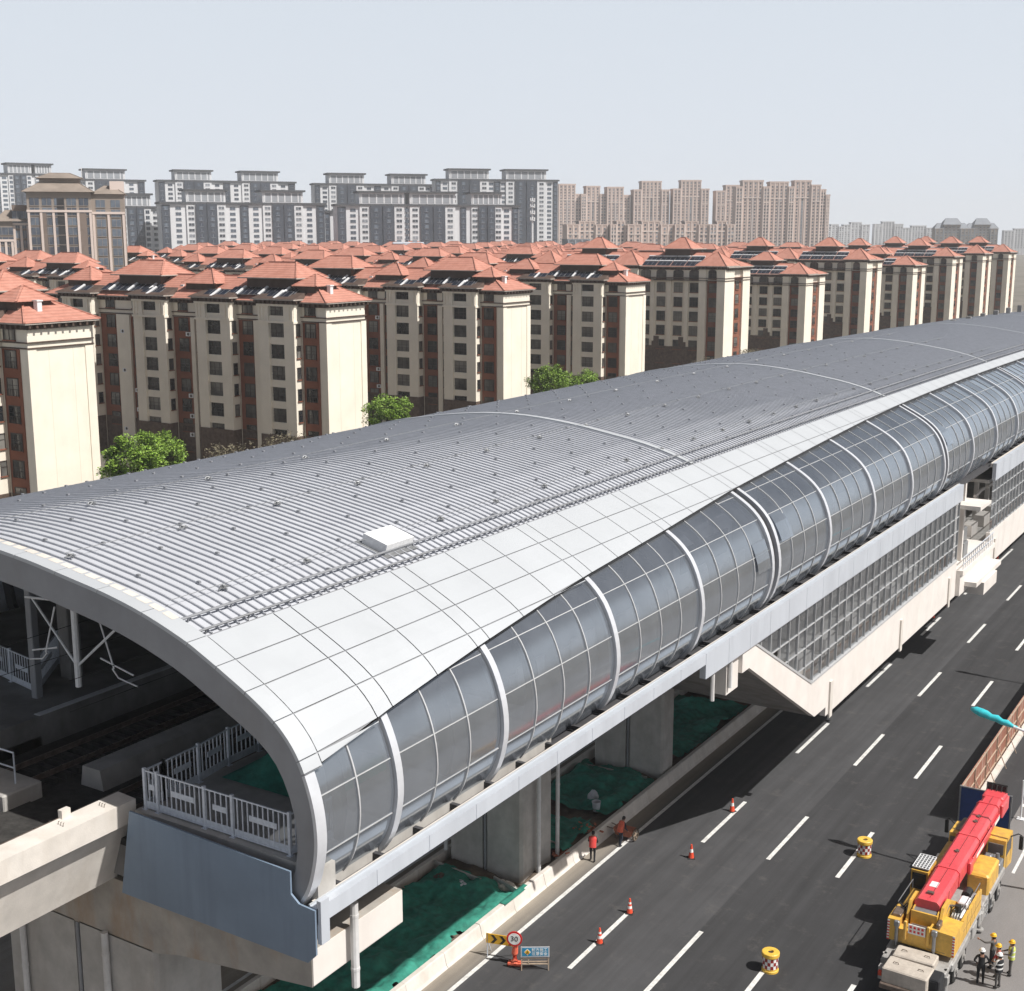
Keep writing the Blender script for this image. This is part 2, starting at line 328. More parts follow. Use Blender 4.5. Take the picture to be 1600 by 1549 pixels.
# hazy spring sky: Nishita blue overhead melting into a bright pale haze layer low on the horizon
tc=nt.nodes.new('ShaderNodeTexCoord'); sxyz=nt.nodes.new('ShaderNodeSeparateXYZ'); nt.links.new(tc.outputs['Generated'],sxyz.inputs[0])
ramp=nt.nodes.new('ShaderNodeMapRange'); ramp.interpolation_type='SMOOTHSTEP'; ramp.inputs[1].default_value=.155; ramp.inputs[2].default_value=.34; ramp.inputs[3].default_value=1; ramp.inputs[4].default_value=0; nt.links.new(sxyz.outputs[2],ramp.inputs[0])
r2=nt.nodes.new('ShaderNodeMapRange'); r2.inputs[1].default_value=-.02; r2.inputs[2].default_value=.18; nt.links.new(sxyz.outputs[2],r2.inputs[0])
hc=nt.nodes.new('ShaderNodeMix'); hc.data_type='RGBA'; hc.inputs[6].default_value=(.70,.745,.81,1); hc.inputs[7].default_value=(.63,.69,.765,1); nt.links.new(r2.outputs[0],hc.inputs[0])
sm=nt.nodes.new('ShaderNodeMix'); sm.data_type='RGBA'; sm.blend_type='MULTIPLY'; sm.inputs[0].default_value=1; sm.inputs[7].default_value=(.042,.042,.042,1); nt.links.new(sk.outputs[0],sm.inputs[6])
mxw=nt.nodes.new('ShaderNodeMix'); mxw.data_type='RGBA'; nt.links.new(ramp.outputs[0],mxw.inputs[0]); nt.links.new(sm.outputs[2],mxw.inputs[6]); nt.links.new(hc.outputs[2],mxw.inputs[7])
nt.links.new(mxw.outputs[2],bg.inputs[0]); nt.links.new(bg.outputs[0],wo.inputs[0])
SC.view_settings.view_transform='Standard'; SC.view_settings.look='None'; SC.view_settings.exposure=.12; SC.view_settings.gamma=1
SC.cycles.use_denoising=True; SC.cycles.max_bounces=8; SC.cycles.transparent_max_bounces=16; SC.cycles.caustics_reflective=False; SC.cycles.caustics_refractive=False
SC.cycles.volume_bounces=1
# ================================================================== SETTING: ground, roads, markings
g=MB(); g.quad((-4500,-300,-.02),(1500,-300,-.02),(1500,4200,-.02),(-4500,4200,-.02)); struct('ground',g,M['ground'])
g=MB()
for i in range(40): g.box(-31.62,-12.85,-60+i*16,-60+i*16+16,-.3,0.0)
g=MB(); g.quad((-31.62,-60,.004),(-12.85,-60,.004),(-12.85,600,.004),(-31.62,600,.004)); struct('road',g,M['road'])
g=MB(); g.quad((-12.85,-60,.003),(14,-60,.003),(14,600,.003),(-12.85,600,.003)); struct('side_road',g,M['oldroad'])
g=MB(); g.quad((-59,-60,.003),(-38.2,-60,.003),(-38.2,600,.003),(-59,600,.003)); struct('far_road',g,M['road'])
mk=MB(); mw=.115
for X,sh in ((-26.88,0),(-23.04,0),(-19.2,0),(-15.3,-.6)):
    for k in range(-5,36):
        y=47.95+15.05*k+sh
        mk.quad((X-mw,y,.008),(X+mw,y,.008),(X+mw,y+6.25,.008),(X-mw,y+6.25,.008))
mk.quad((-30.62,-60,.008),(-30.40,-60,.008),(-30.40,600,.008),(-30.62,600,.008))
mk.quad((-39.2,-60,.008),(-39.0,-60,.008),(-39.0,600,.008),(-39.2,600,.008))
for k in range(-4,30):
    y=68.4-12*k if k<1 else 68.4+12*k
    mk.quad((-11.52,y,.008),(-11.36,y,.008),(-11.36,y+3.9,.008),(-11.52,y+3.9,.008))
mk.quad((-12.8,78.6,.008),(-4,78.6,.008),(-4,79.05,.008),(-12.8,79.05,.008)); mk.quad((-12.8,77.3,.008),(-4,77.3,.008),(-4,77.75,.008),(-12.8,77.75,.008))
struct('lane_markings',mk,M['line'])
# soil median with lumps
def soil_z(x,y):
    e=min(1,max(0,(x+37.9)/.8))*min(1,max(0,(-32.0-x)/.5))
    return .02+e*(.16+.30*(mnoise.noise(Vector((x*.55,y*.45,1.3)))+.35)+.12*mnoise.noise(Vector((x*1.7,y*1.6,4))))
g=MB(); g.grid(lambda u,v:(-38.0+u*6.1,-30+v*230,soil_z(-38+u*6.1,-30+v*230)),30,700); struct('median_soil',g,M['soil'],smooth=True)

# roadside concrete barriers (one long kerb wall each side of the median)
def barrier(name,label,xf,sgn,cat='kerb wall'):
    t=thing(name,label,cat,(xf,-60,0))
    b=MB(); L=3.0
    for i in range(130):
        y0=-60+i*L; h=.70+.012*random.uniform(-1,1); e=.012*random.uniform(-1,1)
        pts=[(xf,0),(xf-sgn*.10,.12),(xf-sgn*(.24)+e,h-.05),(xf-sgn*.28+e,h),(xf-sgn*.50,h),(xf-sgn*.52,0)]
        b.prism(pts,'y',y0+.012,y0+L-.012)
    b.build('barrier_segment_row',M['conc_light'],t,world=True); return t
barrier('concrete_barrier','pale concrete barrier wall along the sunlit left edge of the main road',-31.62,1)
barrier('concrete_barrier','shaded concrete barrier wall on the far side of the median under the station',-38.2,-1)

# ================================================================== STATION
ST=thing('metro_station','elevated metro station with curved grey metal roof and bulging glass side','metro station',(-42,28.2,0))
def part(name,mb,mats,parent=None,smooth=False): return mb.build(name,mats,parent or ST,smooth=smooth,world=True)
half=[(-26.30,12.20),(-25.75,12.75),(-25.25,13.5),(-24.98,14.4),(-24.90,15.2),(-25.0,16.1),(-25.28,17.0),(-25.68,17.75),(-26.3,18.4),(-27.2,19.0),(-28.3,19.58),(-29.2,20.02),(-30.1,20.42),(-31.8,20.98),(-33.5,21.38),(-35.3,21.68),(-37.5,22.02),(-40,22.27),(-42,22.34)]
full=half+[(-84-x,z) for x,z in half[-2::-1]]
def crom(P,n):
    out=[]
    for i in range(len(P)-1):
        p0=P[max(i-1,0)];p1=P[i];p2=P[i+1];p3=P[min(i+2,len(P)-1)]
        for k in range(n):
            t=k/n
            out.append(tuple(.5*((2*p1[a])+(-p0[a]+p2[a])*t+(2*p0[a]-5*p1[a]+4*p2[a]-p3[a])*t*t+(-p0[a]+3*p1[a]-3*p2[a]+p3[a])*t**3) for a in (0,1)))
    return out+[P[-1]]
PF=crom(full,8)
SL=[0.0]
for a,b in zip(PF,PF[1:]): SL.append(SL[-1]+math.dist(a,b))
STOT=SL[-1]
import bisect
def drop(Y): return 0.9e-4*max(0,Y-85)**2
def pt(s,Y,off=0.0):
    s=min(max(s,0),STOT); i=min(max(bisect.bisect(SL,s)-1,0),len(PF)-2)
    t=(s-SL[i])/(SL[i+1]-SL[i]); x=PF[i][0]+(PF[i+1][0]-PF[i][0])*t; z=PF[i][1]+(PF[i+1][1]-PF[i][1])*t
    i0=max(i-2,0); i1=min(i+3,len(PF)-1); dx=PF[i1][0]-PF[i0][0]; dz=PF[i1][1]-PF[i0][1]; l=math.hypot(dx,dz)
    nx,nz=dz/l,-dx/l
    x+=nx*off; z+=nz*off
    return (x,Y,z-drop(Y)*max(0,(z-12.5)/9.8))
def s_of_x(X):   # on the right-hand upper side
    i=max(range(len(half)*8-8),key=lambda k:PF[k][0])
    while PF[i][0]>X: i+=1
    return SL[i-1]+(SL[i]-SL[i-1])*((PF[i-1][0]-X)/(PF[i-1][0]-PF[i][0]))
SG=s_of_x(-30.1); YE=252.0; Y0=28.2
gtab=[(28,-25.30),(32.5,-25.58),(38.9,-25.95),(48,-26.5),(57,-26.92),(66.7,-27.48),(75.5,-27.83),(84,-28.15),(93.7,-28.5),(103,-28.72),(113,-28.85),(125,-28.95),(260,-29.0)]
gs=[(y,s_of_x(x)) for y,x in gtab]
def sg(Y):
    for (a,sa),(b,sb) in zip(gs,gs[1:]):
        if Y<=b:
            t=(Y-a)/(b-a); return sa+(sb-sa)*t
    return gs[-1][1]
# --- metal roof sheet, seams, clamps
sR=STOT-SG
ns=26
b=MB(); b.grid(lambda u,v:pt(SG+(sR-SG)*u,29.0+(YE-29)*v,.02),ns,90); part('metal_roof',b,M['roof'],smooth=True)
b=MB(); y=29.15; sd=[SG+(sR-SG)*i/18 for i in range(19)]; k=0
clamp=MB()
while y<YE:
    hw=.028; h=.095
    ring=[(pt(s,y-hw,.02),pt(s,y-hw,h),pt(s,y+hw,h),pt(s,y+hw,.02)) for s in sd]
    vs=[p for r in ring for p in r]
    fs=[(i*4+j,i*4+j+1,i*4+j+5,i*4+j+4) for i in range(len(ring)-1) for j in range(3)]
    b.add(vs,fs)
    if y<125:
        for r in range(14):
            if (k+r*3)%9==0:
                s=SG+1.2+r*1.62+((k*7)%3)*.05; c=Vector(pt(s,y,.16)); clamp.box(c.x-.07,c.x+.07,c.y-.05,c.y+.05,c.z-.09,c.z-.01)
    y+=.425; k+=1
part('roof_seams',b,M['seam'])['kind']='stuff'
part('seam_clamps',clamp,M['rimface'])['kind']='stuff'
# --- white cover arcs over the expansion joints
def sweep(s0,s1,Ya,Yb,o0,o1,n=24,sfun=None):
    m=MB(); ring=[]
    for i in range(n+1):
        s=s0+(s1-s0)*i/n; ring+= [pt(s,Ya,o0),pt(s,Ya,o1),pt(s,Yb,o1),pt(s,Yb,o0)]
    fs=[(i*4+j,i*4+(j+1)%4,(i+1)*4+(j+1)%4,(i+1)*4+j) for i in range(n) for j in range(4)]
    fs+=[(0,1,2,3),(n*4+3,n*4+2,n*4+1,n*4)]
    m.add(ring,fs); return m
for Y in (67.25,104.3,140.3,176.5,213): part('cover_strip',sweep(SG-.02,sR,Y-.2,Y+.2,.02,.17),M['alu'])
# --- gutter rails, gap shadow below painted as a near-black strip
b=MB()
for so_,r in ((.12,.045),(.95,.05)): b.tube([pt(SG+so_,29.0+i*2.25,.22) for i in range(99)],r,6)
for i in range(110):
    Y=29.4+i*2.0; b.bar(pt(SG+.12,Y,.02),pt(SG+.12,Y,.24),.05); b.bar(pt(SG+.95,Y,.02),pt(SG+.95,Y,.24),.05)
part('gutter_rail',b,M['rimface'])
part('gutter_shade',sweep(SG-.22,SG+.02,28.9,YE,-.12,-.02,2),M['dark'])
b=MB(); b.grid(lambda u,v:pt(SG-.22+.2*u,28.9+(YE-28.9)*v,-.06),2,60); part('gutter_shade_floor',b,M['dark'])
# --- anchor brackets for the safety line
ab=MB()
ab.box(-.32,.32,-.06,.06,0,.06); ab.box(-.06,.06,-.45,.45,0,.06)
ab.tube([(-.1,-.25,.06),(-.1,-.1,.22),(.05,.1,.22),(.1,.28,.06)],.045,6); ab.tube([(.15,-.2,.05),(.2,0,.2),(.1,.2,.2),(-.15,.25,.05)],.04,6); ab.box(-.1,.1,-.1,.1,.06,.2)
abm=ab.mesh('anchor_bracket',[M['steel']])
for row,(so_,y0,st) in enumerate(((2.0,29.9,4.4),(7.2,27.6,5.4),(12.4,33,6.6))):
    y=y0+2.2
    while y<150:
        p=pt(SG+so_,y,.12); o=inst('anchor_bracket',abm,ST,Vector(p)-ST.location,0,(.52,.52,.45)); q=pt(SG+so_+.3,y,.12); o.rotation_euler=(0,math.atan2(p[2]-q[2],-(q[0]-p[0]))*-1 if False else math.atan((q[2]-p[2])/(p[0]-q[0])),0); y+=st
b=MB(); 
for i in range(3):
    so_=(2.0,7.2,12.4)[i]; b.tube([pt(SG+so_,29.5+j*2.2,.3) for j in range(56)],.012,4)
part('safety_cable',b,M['steel'])
# --- roof hatch
hx=[pt(SG+.95,40.0,.05),pt(SG+.95,41.8,.05),pt(SG+2.15,41.8,.05),pt(SG+2.15,40.0,.05)]; hu=[pt(SG+.95,40.0,.5),pt(SG+.95,41.8,.5),pt(SG+2.15,41.8,.5),pt(SG+2.15,40.0,.5)]
b=MB(); b.add(hx+hu,[(3,2,1,0),(4,5,6,7),(0,1,5,4),(1,2,6,5),(2,3,7,6),(3,0,4,7)]); part('roof_hatch',b,M['whitepaint'])
b=MB(); b.add([pt(SG+.7,39.8,.08),pt(SG+.7,42.0,.08),pt(SG+2.4,42.0,.08),pt(SG+2.4,39.8,.08)],[(0,1,2,3)]); part('hatch_kerb',b,M['steel'])
# --- white panel band
RIB=[(32.6,.34),(39.2,.34),(48.3,.34),(57.3,.34),(66.72,.34),(67.72,.34),(76.4,.34),(85.5,.34),(94.6,.34),(103.8,.34),(104.8,.34),(113.4,.34),(122.4,.34),(131.4,.34),(139.8,.34),(140.8,.34)]
y=149.6
while y<YE: RIB.append((y,.34)); y+=9.1
yb=[29.05]
cents=[32.6,39.2,48.3,57.3,67.22,76.4,85.5,94.6,104.3,113.4,122.4,131.4,140.3]+[149.6+9.1*i for i in range(11)]
prev=29.05
for c in cents:
    a,e=prev,c-.45; n=max(1,round((e-a)/2.75)); yb+=[a+(e-a)*(i+1)/n for i in range(n)]; yb.append(c+.45); prev=c+.45
yb=[y for y in yb if y<YE]
yb=sorted(set(round(y,3) for y in yb))
b=MB(); gap=.024; srow=1.33
for ya,yc in zip(yb,yb[1:]):
    sB=SG-.24
    while True:
        sA=sB-srow
        la=max(sA,sg(ya)-.02); lc=max(sA,sg(yc)-.02)
        if la>=sB-.03 and lc>=sB-.03: break
        la=min(la,sB-.01); lc=min(lc,sB-.01)
        for k in range(3):
            f0,f1=k/3,(k+1)/3
            def P(yv,l,f): return pt(l+gap+(sB-gap-l-gap)*f,yv,.26)
            b.quad(P(ya+gap,la,f0),P(yc-gap,lc,f0),P(yc-gap,lc,f1),P(ya+gap,la,f1))
        sB=sA
part('white_panel_band',b,M['alu'],smooth=False)
b=MB(); b.grid(lambda u,v:pt(sg(29+(YE-29)*v)+.02+(SG-.2-sg(29+(YE-29)*v))*u,29+(YE-29)*v,.225),10,80); part('panel_backing',b,M['rimface'],smooth=True)
b=MB(); n=110
for i in range(n):
    a,c=29+(YE-29)*i/n,29+(YE-29)*(i+1)/n
    for o0,o1,d0,d1 in ((.27,.0,-.03,-.03),(.0,.0,-.03,.10)):
        b.quad(pt(sg(a)+d0,a,o0),pt(sg(c)+d0,c,o0),pt(sg(c)+d1,c,o1),pt(sg(a)+d1,a,o1))
part('panel_edge',b,M['soffit'])
# --- glass bays, ribs, mullions
ribm=[]
for Y,wd in RIB:
    part('rib',sweep(-.15,sg(Y)-.03,Y-wd/2,Y+wd/2,-.25,.14,22),M['alu_trim'])
edges=[28.75]+[r[0] for r in RIB]
for i in range(len(edges)-1):
    ya=edges[i]+(.21 if i else 0); yc=edges[i+1]-.21
    if yc-ya<1.2:
        b=MB(); b.grid(lambda u,v:pt(sg(ya+(yc-ya)*v)*u,ya+(yc-ya)*v,-.05),14,1); part('joint_sheet',b,M['dark'],smooth=True); continue
    n=2 if i==0 else max(2,round((yc-ya)/2.2))
    b=MB(); rw=[0,2.55,4.5,6.3,8.1,20]
    for k in range(n):
        y0_,y1_=ya+(yc-ya)*k/n,ya+(yc-ya)*(k+1)/n
        for r0,r1 in zip(rw,rw[1:]):
            if r0>min(sg(y0_),sg(y1_)): continue
            ta,tb=random.gauss(0,.007),random.gauss(0,.006); last=(r1>=min(sg(y0_),sg(y1_)))
            def gp(u,v):
                Y=y0_+(y1_-y0_)*v; e=min(r1,sg(Y)+.05) if last else r1; s=r0+(max(e,r0+.01)-r0)*u
                return pt(s,Y,ta*(Y-(y0_+y1_)/2)+tb*(s-(r0+min(r1,9.5))/2))
            b.grid(gp,5,1)
    part('glass_bay',b,M['glass'],smooth=True)
    f=MB()
    for k in range(1,n):
        Y=ya+(yc-ya)*k/n; s1=sg(Y); rr=[]
        for q in range(19):
            s=s1*q/18; rr+=[pt(s,Y-.032,-.12),pt(s,Y-.032,.045),pt(s,Y+.032,.045),pt(s,Y+.032,-.12)]
        f.add(rr,[(q*4+j,q*4+(j+1)%4,(q+1)*4+(j+1)%4,(q+1)*4+j) for q in range(18) for j in range(4)])
    for s in (2.55,4.5,6.3,8.1):
        for k in range(n):
            a=ya+(yc-ya)*k/n; c=ya+(yc-ya)*(k+1)/n
            if s<sg(a)-.05 or s<sg(c)-.05:
                if s>sg(a)-.05: continue
                rr=[]
                for Y in (a,c): rr+=[pt(s-.018,Y,-.05),pt(s-.018,Y,.025),pt(s+.018,Y,.025),pt(s+.018,Y,-.05)]
                f.add(rr,[(j,(j+1)%4,4+(j+1)%4,4+j) for j in range(4)])
    part('mullions',f,M['mull'])
# --- open casement panes (darker, tilted) near the expansion joints
for Y,sv_ in ((65.4,3.6),(69.2,4.6),(106.2,5.0)):
    b=MB(); b.grid(lambda u,v:pt(sv_+1.6*u,Y-.9+1.8*v,.03+.13*(1-u)),3,1); part('casement',b,M['glass'])
# --- end rim
b=MB(); W=MB(); n=70
def thick(s):
    q=min(s,STOT-s); return .42+.45*min(1,max(0,(q-1.5)/7))
sJ=sg(28.2)
for i in range(n):
    for f in (0,):
        s0=STOT*i/n; s1=STOT*(i+1)/n
        o=.27; 
        b.quad(pt(s0,Y0,o),pt(s1,Y0,o),pt(s1,Y0,-thick(s1)),pt(s0,Y0,-thick(s0)))
        b.quad(pt(s0,Y0,-thick(s0)),pt(s1,Y0,-thick(s1)),pt(s1,Y0+.9,-thick(s1)),pt(s0,Y0+.9,-thick(s0)))
part('rim_face',b,M['rimface'])
b=MB(); s1=SG-.24; row=[]
while s1>sJ+.1: row.append((max(sJ+.02,s1-1.33),s1)); s1-=1.33
s1=SG-.24
while s1<sR: row.append((s1,min(s1+2.1,sR))); s1+=2.1
for s0,s1 in row:
    q=sweep(s0+.02,s1-.02,Y0-.015,29.02,.15,.28,6); b.add(q.v,q.f)
part('rim_cap',b,M['alu'])
b=MB()
for i in range(60):
    s0=sJ+(STOT-2*sJ)*i/60; s1=sJ+(STOT-2*sJ)*(i+1)/60; b.quad(pt(s0,Y0,.22),pt(s1,Y0,.22),pt(s1,29.1,.22),pt(s0,29.1,.22))
part('rim_backing',b,M['rimface'])
part('rim_cap',sweep(-.25,sJ-.02,Y0-.03,28.62,.16,.29,26),M['alu_trim'])
b=MB()
for i in range(40):
    s=SG+1+i*.62
    if s<sR: b.box(*[0]*6) if False else b.quad(pt(s,28.72,.286),pt(s+.5,28.72,.286),pt(s+.5,29.01,.286),pt(s,29.01,.286))
part('rim_patch',b,M['conc_light'])
# inner liner: underside of roof
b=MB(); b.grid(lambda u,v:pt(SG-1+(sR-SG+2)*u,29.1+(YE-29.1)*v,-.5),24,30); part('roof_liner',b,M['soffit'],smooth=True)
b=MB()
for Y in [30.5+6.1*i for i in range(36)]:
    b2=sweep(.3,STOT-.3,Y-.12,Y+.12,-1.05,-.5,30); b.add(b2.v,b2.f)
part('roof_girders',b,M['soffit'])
# far closing wall
b=MB(); b.prism([(p[0],min(p[2],22.2)) for p in [pt(STOT*i/40,YE,-.05) for i in range(41)]],'y',YE-.3,YE-.1); part('end_wall',b,M['conc_dark'])
# --- left side: fascia and glass are out of sight; close with a metal sheet
b=MB(); b.grid(lambda u,v:pt(sR+(STOT-sR)*u,29+(YE-29)*v,0),14,20); part('left_side_sheet',b,M['alu_trim'],smooth=True)
# --- floor structure
b=MB(); b.box(-56.5,-29.5,28.5,YE,11.3,12.3); b.box(-58.7,-25.3,28.5,YE,12.3,12.5); part('floor_slab',b,M['conc_dark'])
b=MB(); b.box(-25.13,-24.98,28.4,110,12.5,12.93); b.box(-25.13,-24.98,122,YE,12.5,12.88)
for k in range(95):
    Y=29.9+k*2.28
    if 109<Y<122.5: continue
    k2=MB(); k2.box(-26.1,-25.13,Y-.09,Y+.09,12.65,12.85); part('glass_bracket',k2,M['soffit'])
part('gutter_ledge',b,M['conc_light'])
b=MB(); b.box(-26.9,-25.13,28.4,YE,12.5,12.56); part('ledge_shade_strip',b,M['soffit'])  # dark strip puts the shade on the inner ledge into the colour
for y0,y1,z0,z1 in ((28.1,57.4,12.40,12.96),(57.42,109.8,11.62,12.96),(122,YE-3,11.3,12.9)):
    b=MB(); n=round((y1-y0)/2.95); st=(y1-y0)/n
    b.box(-24.93,-24.62,y0,y1,z0+.01,z1-.01)
    for k in range(n): b.box(-24.64,-24.6,y0+k*st+.012,y0+(k+1)*st-.012,z0,z1)
    part('fascia',b,M['fascia'])
b=MB(); b.box(-24.98,-24.93,28.1,109.8,12.8,13.0); part('fascia_lip',b,M['alu'])
# --- blue end panel
b=MB(); b.prism([(-33.35,11.05),(-25.0,11.05),(-24.66,11.4),(-24.66,12.9),(-25.3,12.95),(-25.62,13.2),(-25.62,13.95),(-32.75,14.2)],'y',28.0,28.07)
part('end_cladding',b,M['bluepanel'])
b=MB(); b.box(-24.66,-24.5,28.1,28.5,11.75,13.2); part('corner_trim',b,M['fascia'])
# end deck (equipment platform) and platforms
b=MB(); b.box(-33.0,-25.62,28.48,44,12.5,14.0); part('end_deck',b,M['conc'])
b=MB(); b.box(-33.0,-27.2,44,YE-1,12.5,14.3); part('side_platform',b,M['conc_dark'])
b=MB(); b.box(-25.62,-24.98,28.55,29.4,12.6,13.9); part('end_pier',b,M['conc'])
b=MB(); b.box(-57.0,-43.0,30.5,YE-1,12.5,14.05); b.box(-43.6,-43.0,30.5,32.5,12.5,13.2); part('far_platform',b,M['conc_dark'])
b=MB(); b.box(-43.35,-43.0,32.5,YE-1,14.05,14.07); part('platform_edge',b,M['whitepaint'])
b=MB(); b.box(-43,-33,28.5,YE-1,12.5,12.75); part('track_bed',b,M['ballast'])
b=MB(); b.prism([(-38.6,12.75),(-38.45,13.55),(-37.5,13.55),(-37.35,12.75)],'y',30.8,90); part('cable_plinth',b,M['conc'])
# columns inside
for Y in [36.5+9.1*i for i in range(23)]:
    b=MB(); b.bev(-46.2,-45.5,Y-.35,Y+.35,14.05,21.3,.04); part('interior_column',b,M['conc_dark'])
for Y in [46+9.1*i for i in range(22)]:
    b=MB(); b.bev(-32.6,-32.0,Y-.3,Y+.3,14.3,20.2,.04); part('interior_column',b,M['white_wall'])
# platform rooms / kiosks that show through the glass
for (y0,y1,h) in ((62,70,3.2),(88,97,3.4),(112,118,3.0),(146,160,3.3)):
    b=MB(); b.bev(-31.4,-28.6,y0,y1,14.3,14.3+h,.06); b.box(-28.6,-28.55,y0+.8,y1-.8,15.2,16.6,1); part('platform_room',b,[M['white_wall'],M['soffit']])
for k in range(34):
    b=MB(); Y=45+k*4.6; b.box(-28.3,-27.9,Y,Y+2.2,14.3,14.75); b.box(-27.95,-27.85,Y,Y+2.2,14.3,15.2); part('platform_bench',b,M['white_wall'])
b=MB(); b.box(-28.4,-26.9,31.6,32.0,14.0,17.4); b.box(-29.9,-28.45,34,34.3,14.0,17.2); part('equipment_cabinet',b,M['conc'])
# tracks
for xc in (-35.4,-40.6):
    for dx in (-.75,.75):
        b=MB(); b.box(xc+dx-.035,xc+dx+.035,-20,YE-2,13.02,13.19); b.box(xc+dx-.075,xc+dx+.075,-20,YE-2,13.0,13.03); part('rail',b,M['rail'])
    b=MB()
    for k in range(220):
        Y=-12+k*.62; b.box(xc-1.2,xc+1.2,Y,Y+.25,12.72,13.0)
    part('sleepers',b,M['ballast'])['kind']='stuff'

# ================================================================== approach viaduct
VI=thing('viaduct','pale concrete track viaduct running into the open end of the station','viaduct',(-37.6,28.2,11.1))
b=MB(); Ya,Yb=-30,28.7
b.prism([(-34.4,11.05),(-33.75,12.9),(-33.62,13.35),(-33.2,13.5),(-33.2,14.28),(-34.05,14.34),(-34.15,12.72),(-41.1,12.72),(-41.2,14.34),(-42.0,14.28),(-42.0,13.5),(-41.6,13.35),(-40.9,11.05)],'y',Ya,Yb)
b.build('girder',M['conc_light'],VI,world=True)
b=MB(); b.box(-41.05,-34.2,Ya,Yb,12.73,12.80); b.build('track_bed',M['ballast'],VI,world=True)
b=MB()
for Y in (20.0,23.3,25.9,27.6):
    for dx in (-.12,.0,.12): b.tube([(-33.62+dx,Y,14.3),(-33.62+dx,Y+.02,14.42),(-33.57+dx,Y+.02,14.44)],.012,5)
b.build('anchor_bolts',M['rail'],VI,world=True)
b=MB(); b.box(-34.1,-33.9,26.2,26.55,14.33,14.62); b.build('cable_box',M['conc_light'],VI,world=True)

# ================================================================== piers
def pier(label,x0,x1,y0,d,cap,zc=(8.8,11.25),side=True,mt='conc'):
    t=thing('concrete_pier',label,'pier',((x0+x1)/2,y0+d/2,0))
    b=MB(); w=x1-x0; gx=(x0+x1)/2; gw=.15
    b.prism([(x0,y0+.15),(x0+.15,y0),(gx-gw,y0),(gx-gw,y0+.12),(gx+gw,y0+.12),(gx+gw,y0),(x1-.15,y0),(x1,y0+.15),(x1,y0+d-.15),(x1-.15,y0+d),(x0+.15,y0+d),(x0,y0+d-.15)],'z',-5,zc[0]+.05)
    b.build('column',M[mt],t,world=True)
    if cap:
        xa,xb,ya,yb=cap; b=MB(); z0,z1=zc
        b.prism([(xb,z0+1.05),(xb,z1),(xa,z1),(xa,z0+1.05),(x0-1.2,z0+.25),(x0,z0),(x1,z0),(x1+1.2,z0+.30)],'y',ya,yb)
        o=b.build('cap_beam',M['conc_rust' if y0<30 else mt],t,world=True)
    b=MB(); b.tube([(gx,y0+.02,.4),(gx,y0+.02,zc[0])],.07,8); b.build('drain_pipe',M['rimface'],t,world=True)
    return t
P1=pier('broad front pier with rust stained cap beam under the open station end',-40.6,-32.5,28.55,3.2,(-49,-25.34,28.55,33.3),zc=(8.75,11.05))
b=MB(); b.box(-25.36,-25.30,28.57,33.28,9.85,11.03); b.build('cap_end_face',M['white_wall'],P1,world=True)
def pipe(parent,x,y,z0,z1,r=.11):
    b=MB(); b.tube([(x,y,z0),(x,y,z1)],r,10)
    for k in range(int((z1-z0)/1.9)+1): b.lathe([(r+.015,0),(r+.015,.10)],10,(x,y,z0+.6+k*1.9))
    b.build('drain_pipe',M['pipe'],parent,world=True)
pipe(P1,-25.05,30.35,9.0,12.0,.14); pipe(P1,-34.9,28.4,-4,8.9,.13); pipe(P1,-39.5,28.4,-4,8.4,.12)
P2=pier('fluted grey pier with two white drain pipes beside the first green net',-37.3,-32.75,53.3,3.1,None,zc=(13.6,13.6))
pipe(P2,-32.45,54.5,0,13.4); pipe(P2,-32.62,56.75,0,13.4); pipe(P2,-37.6,53.4,.8,13.4)
P3=pier('wide grey pier between the two shaded green nets',-37.1,-32.3,69.1,1.6,None,zc=(13.6,13.6))
for i,y in enumerate((85.0,101.0,117.0,133.0,149,165,181,197,213,229,245)):
    pier('plain pier deep in shade under the far part of the station',-37.1,-32.3,y,1.8,(-42,-29,y-.4,y+2.2),zc=(11.6,13.6),mt='conc_dark').__setitem__('group','far piers under the station')

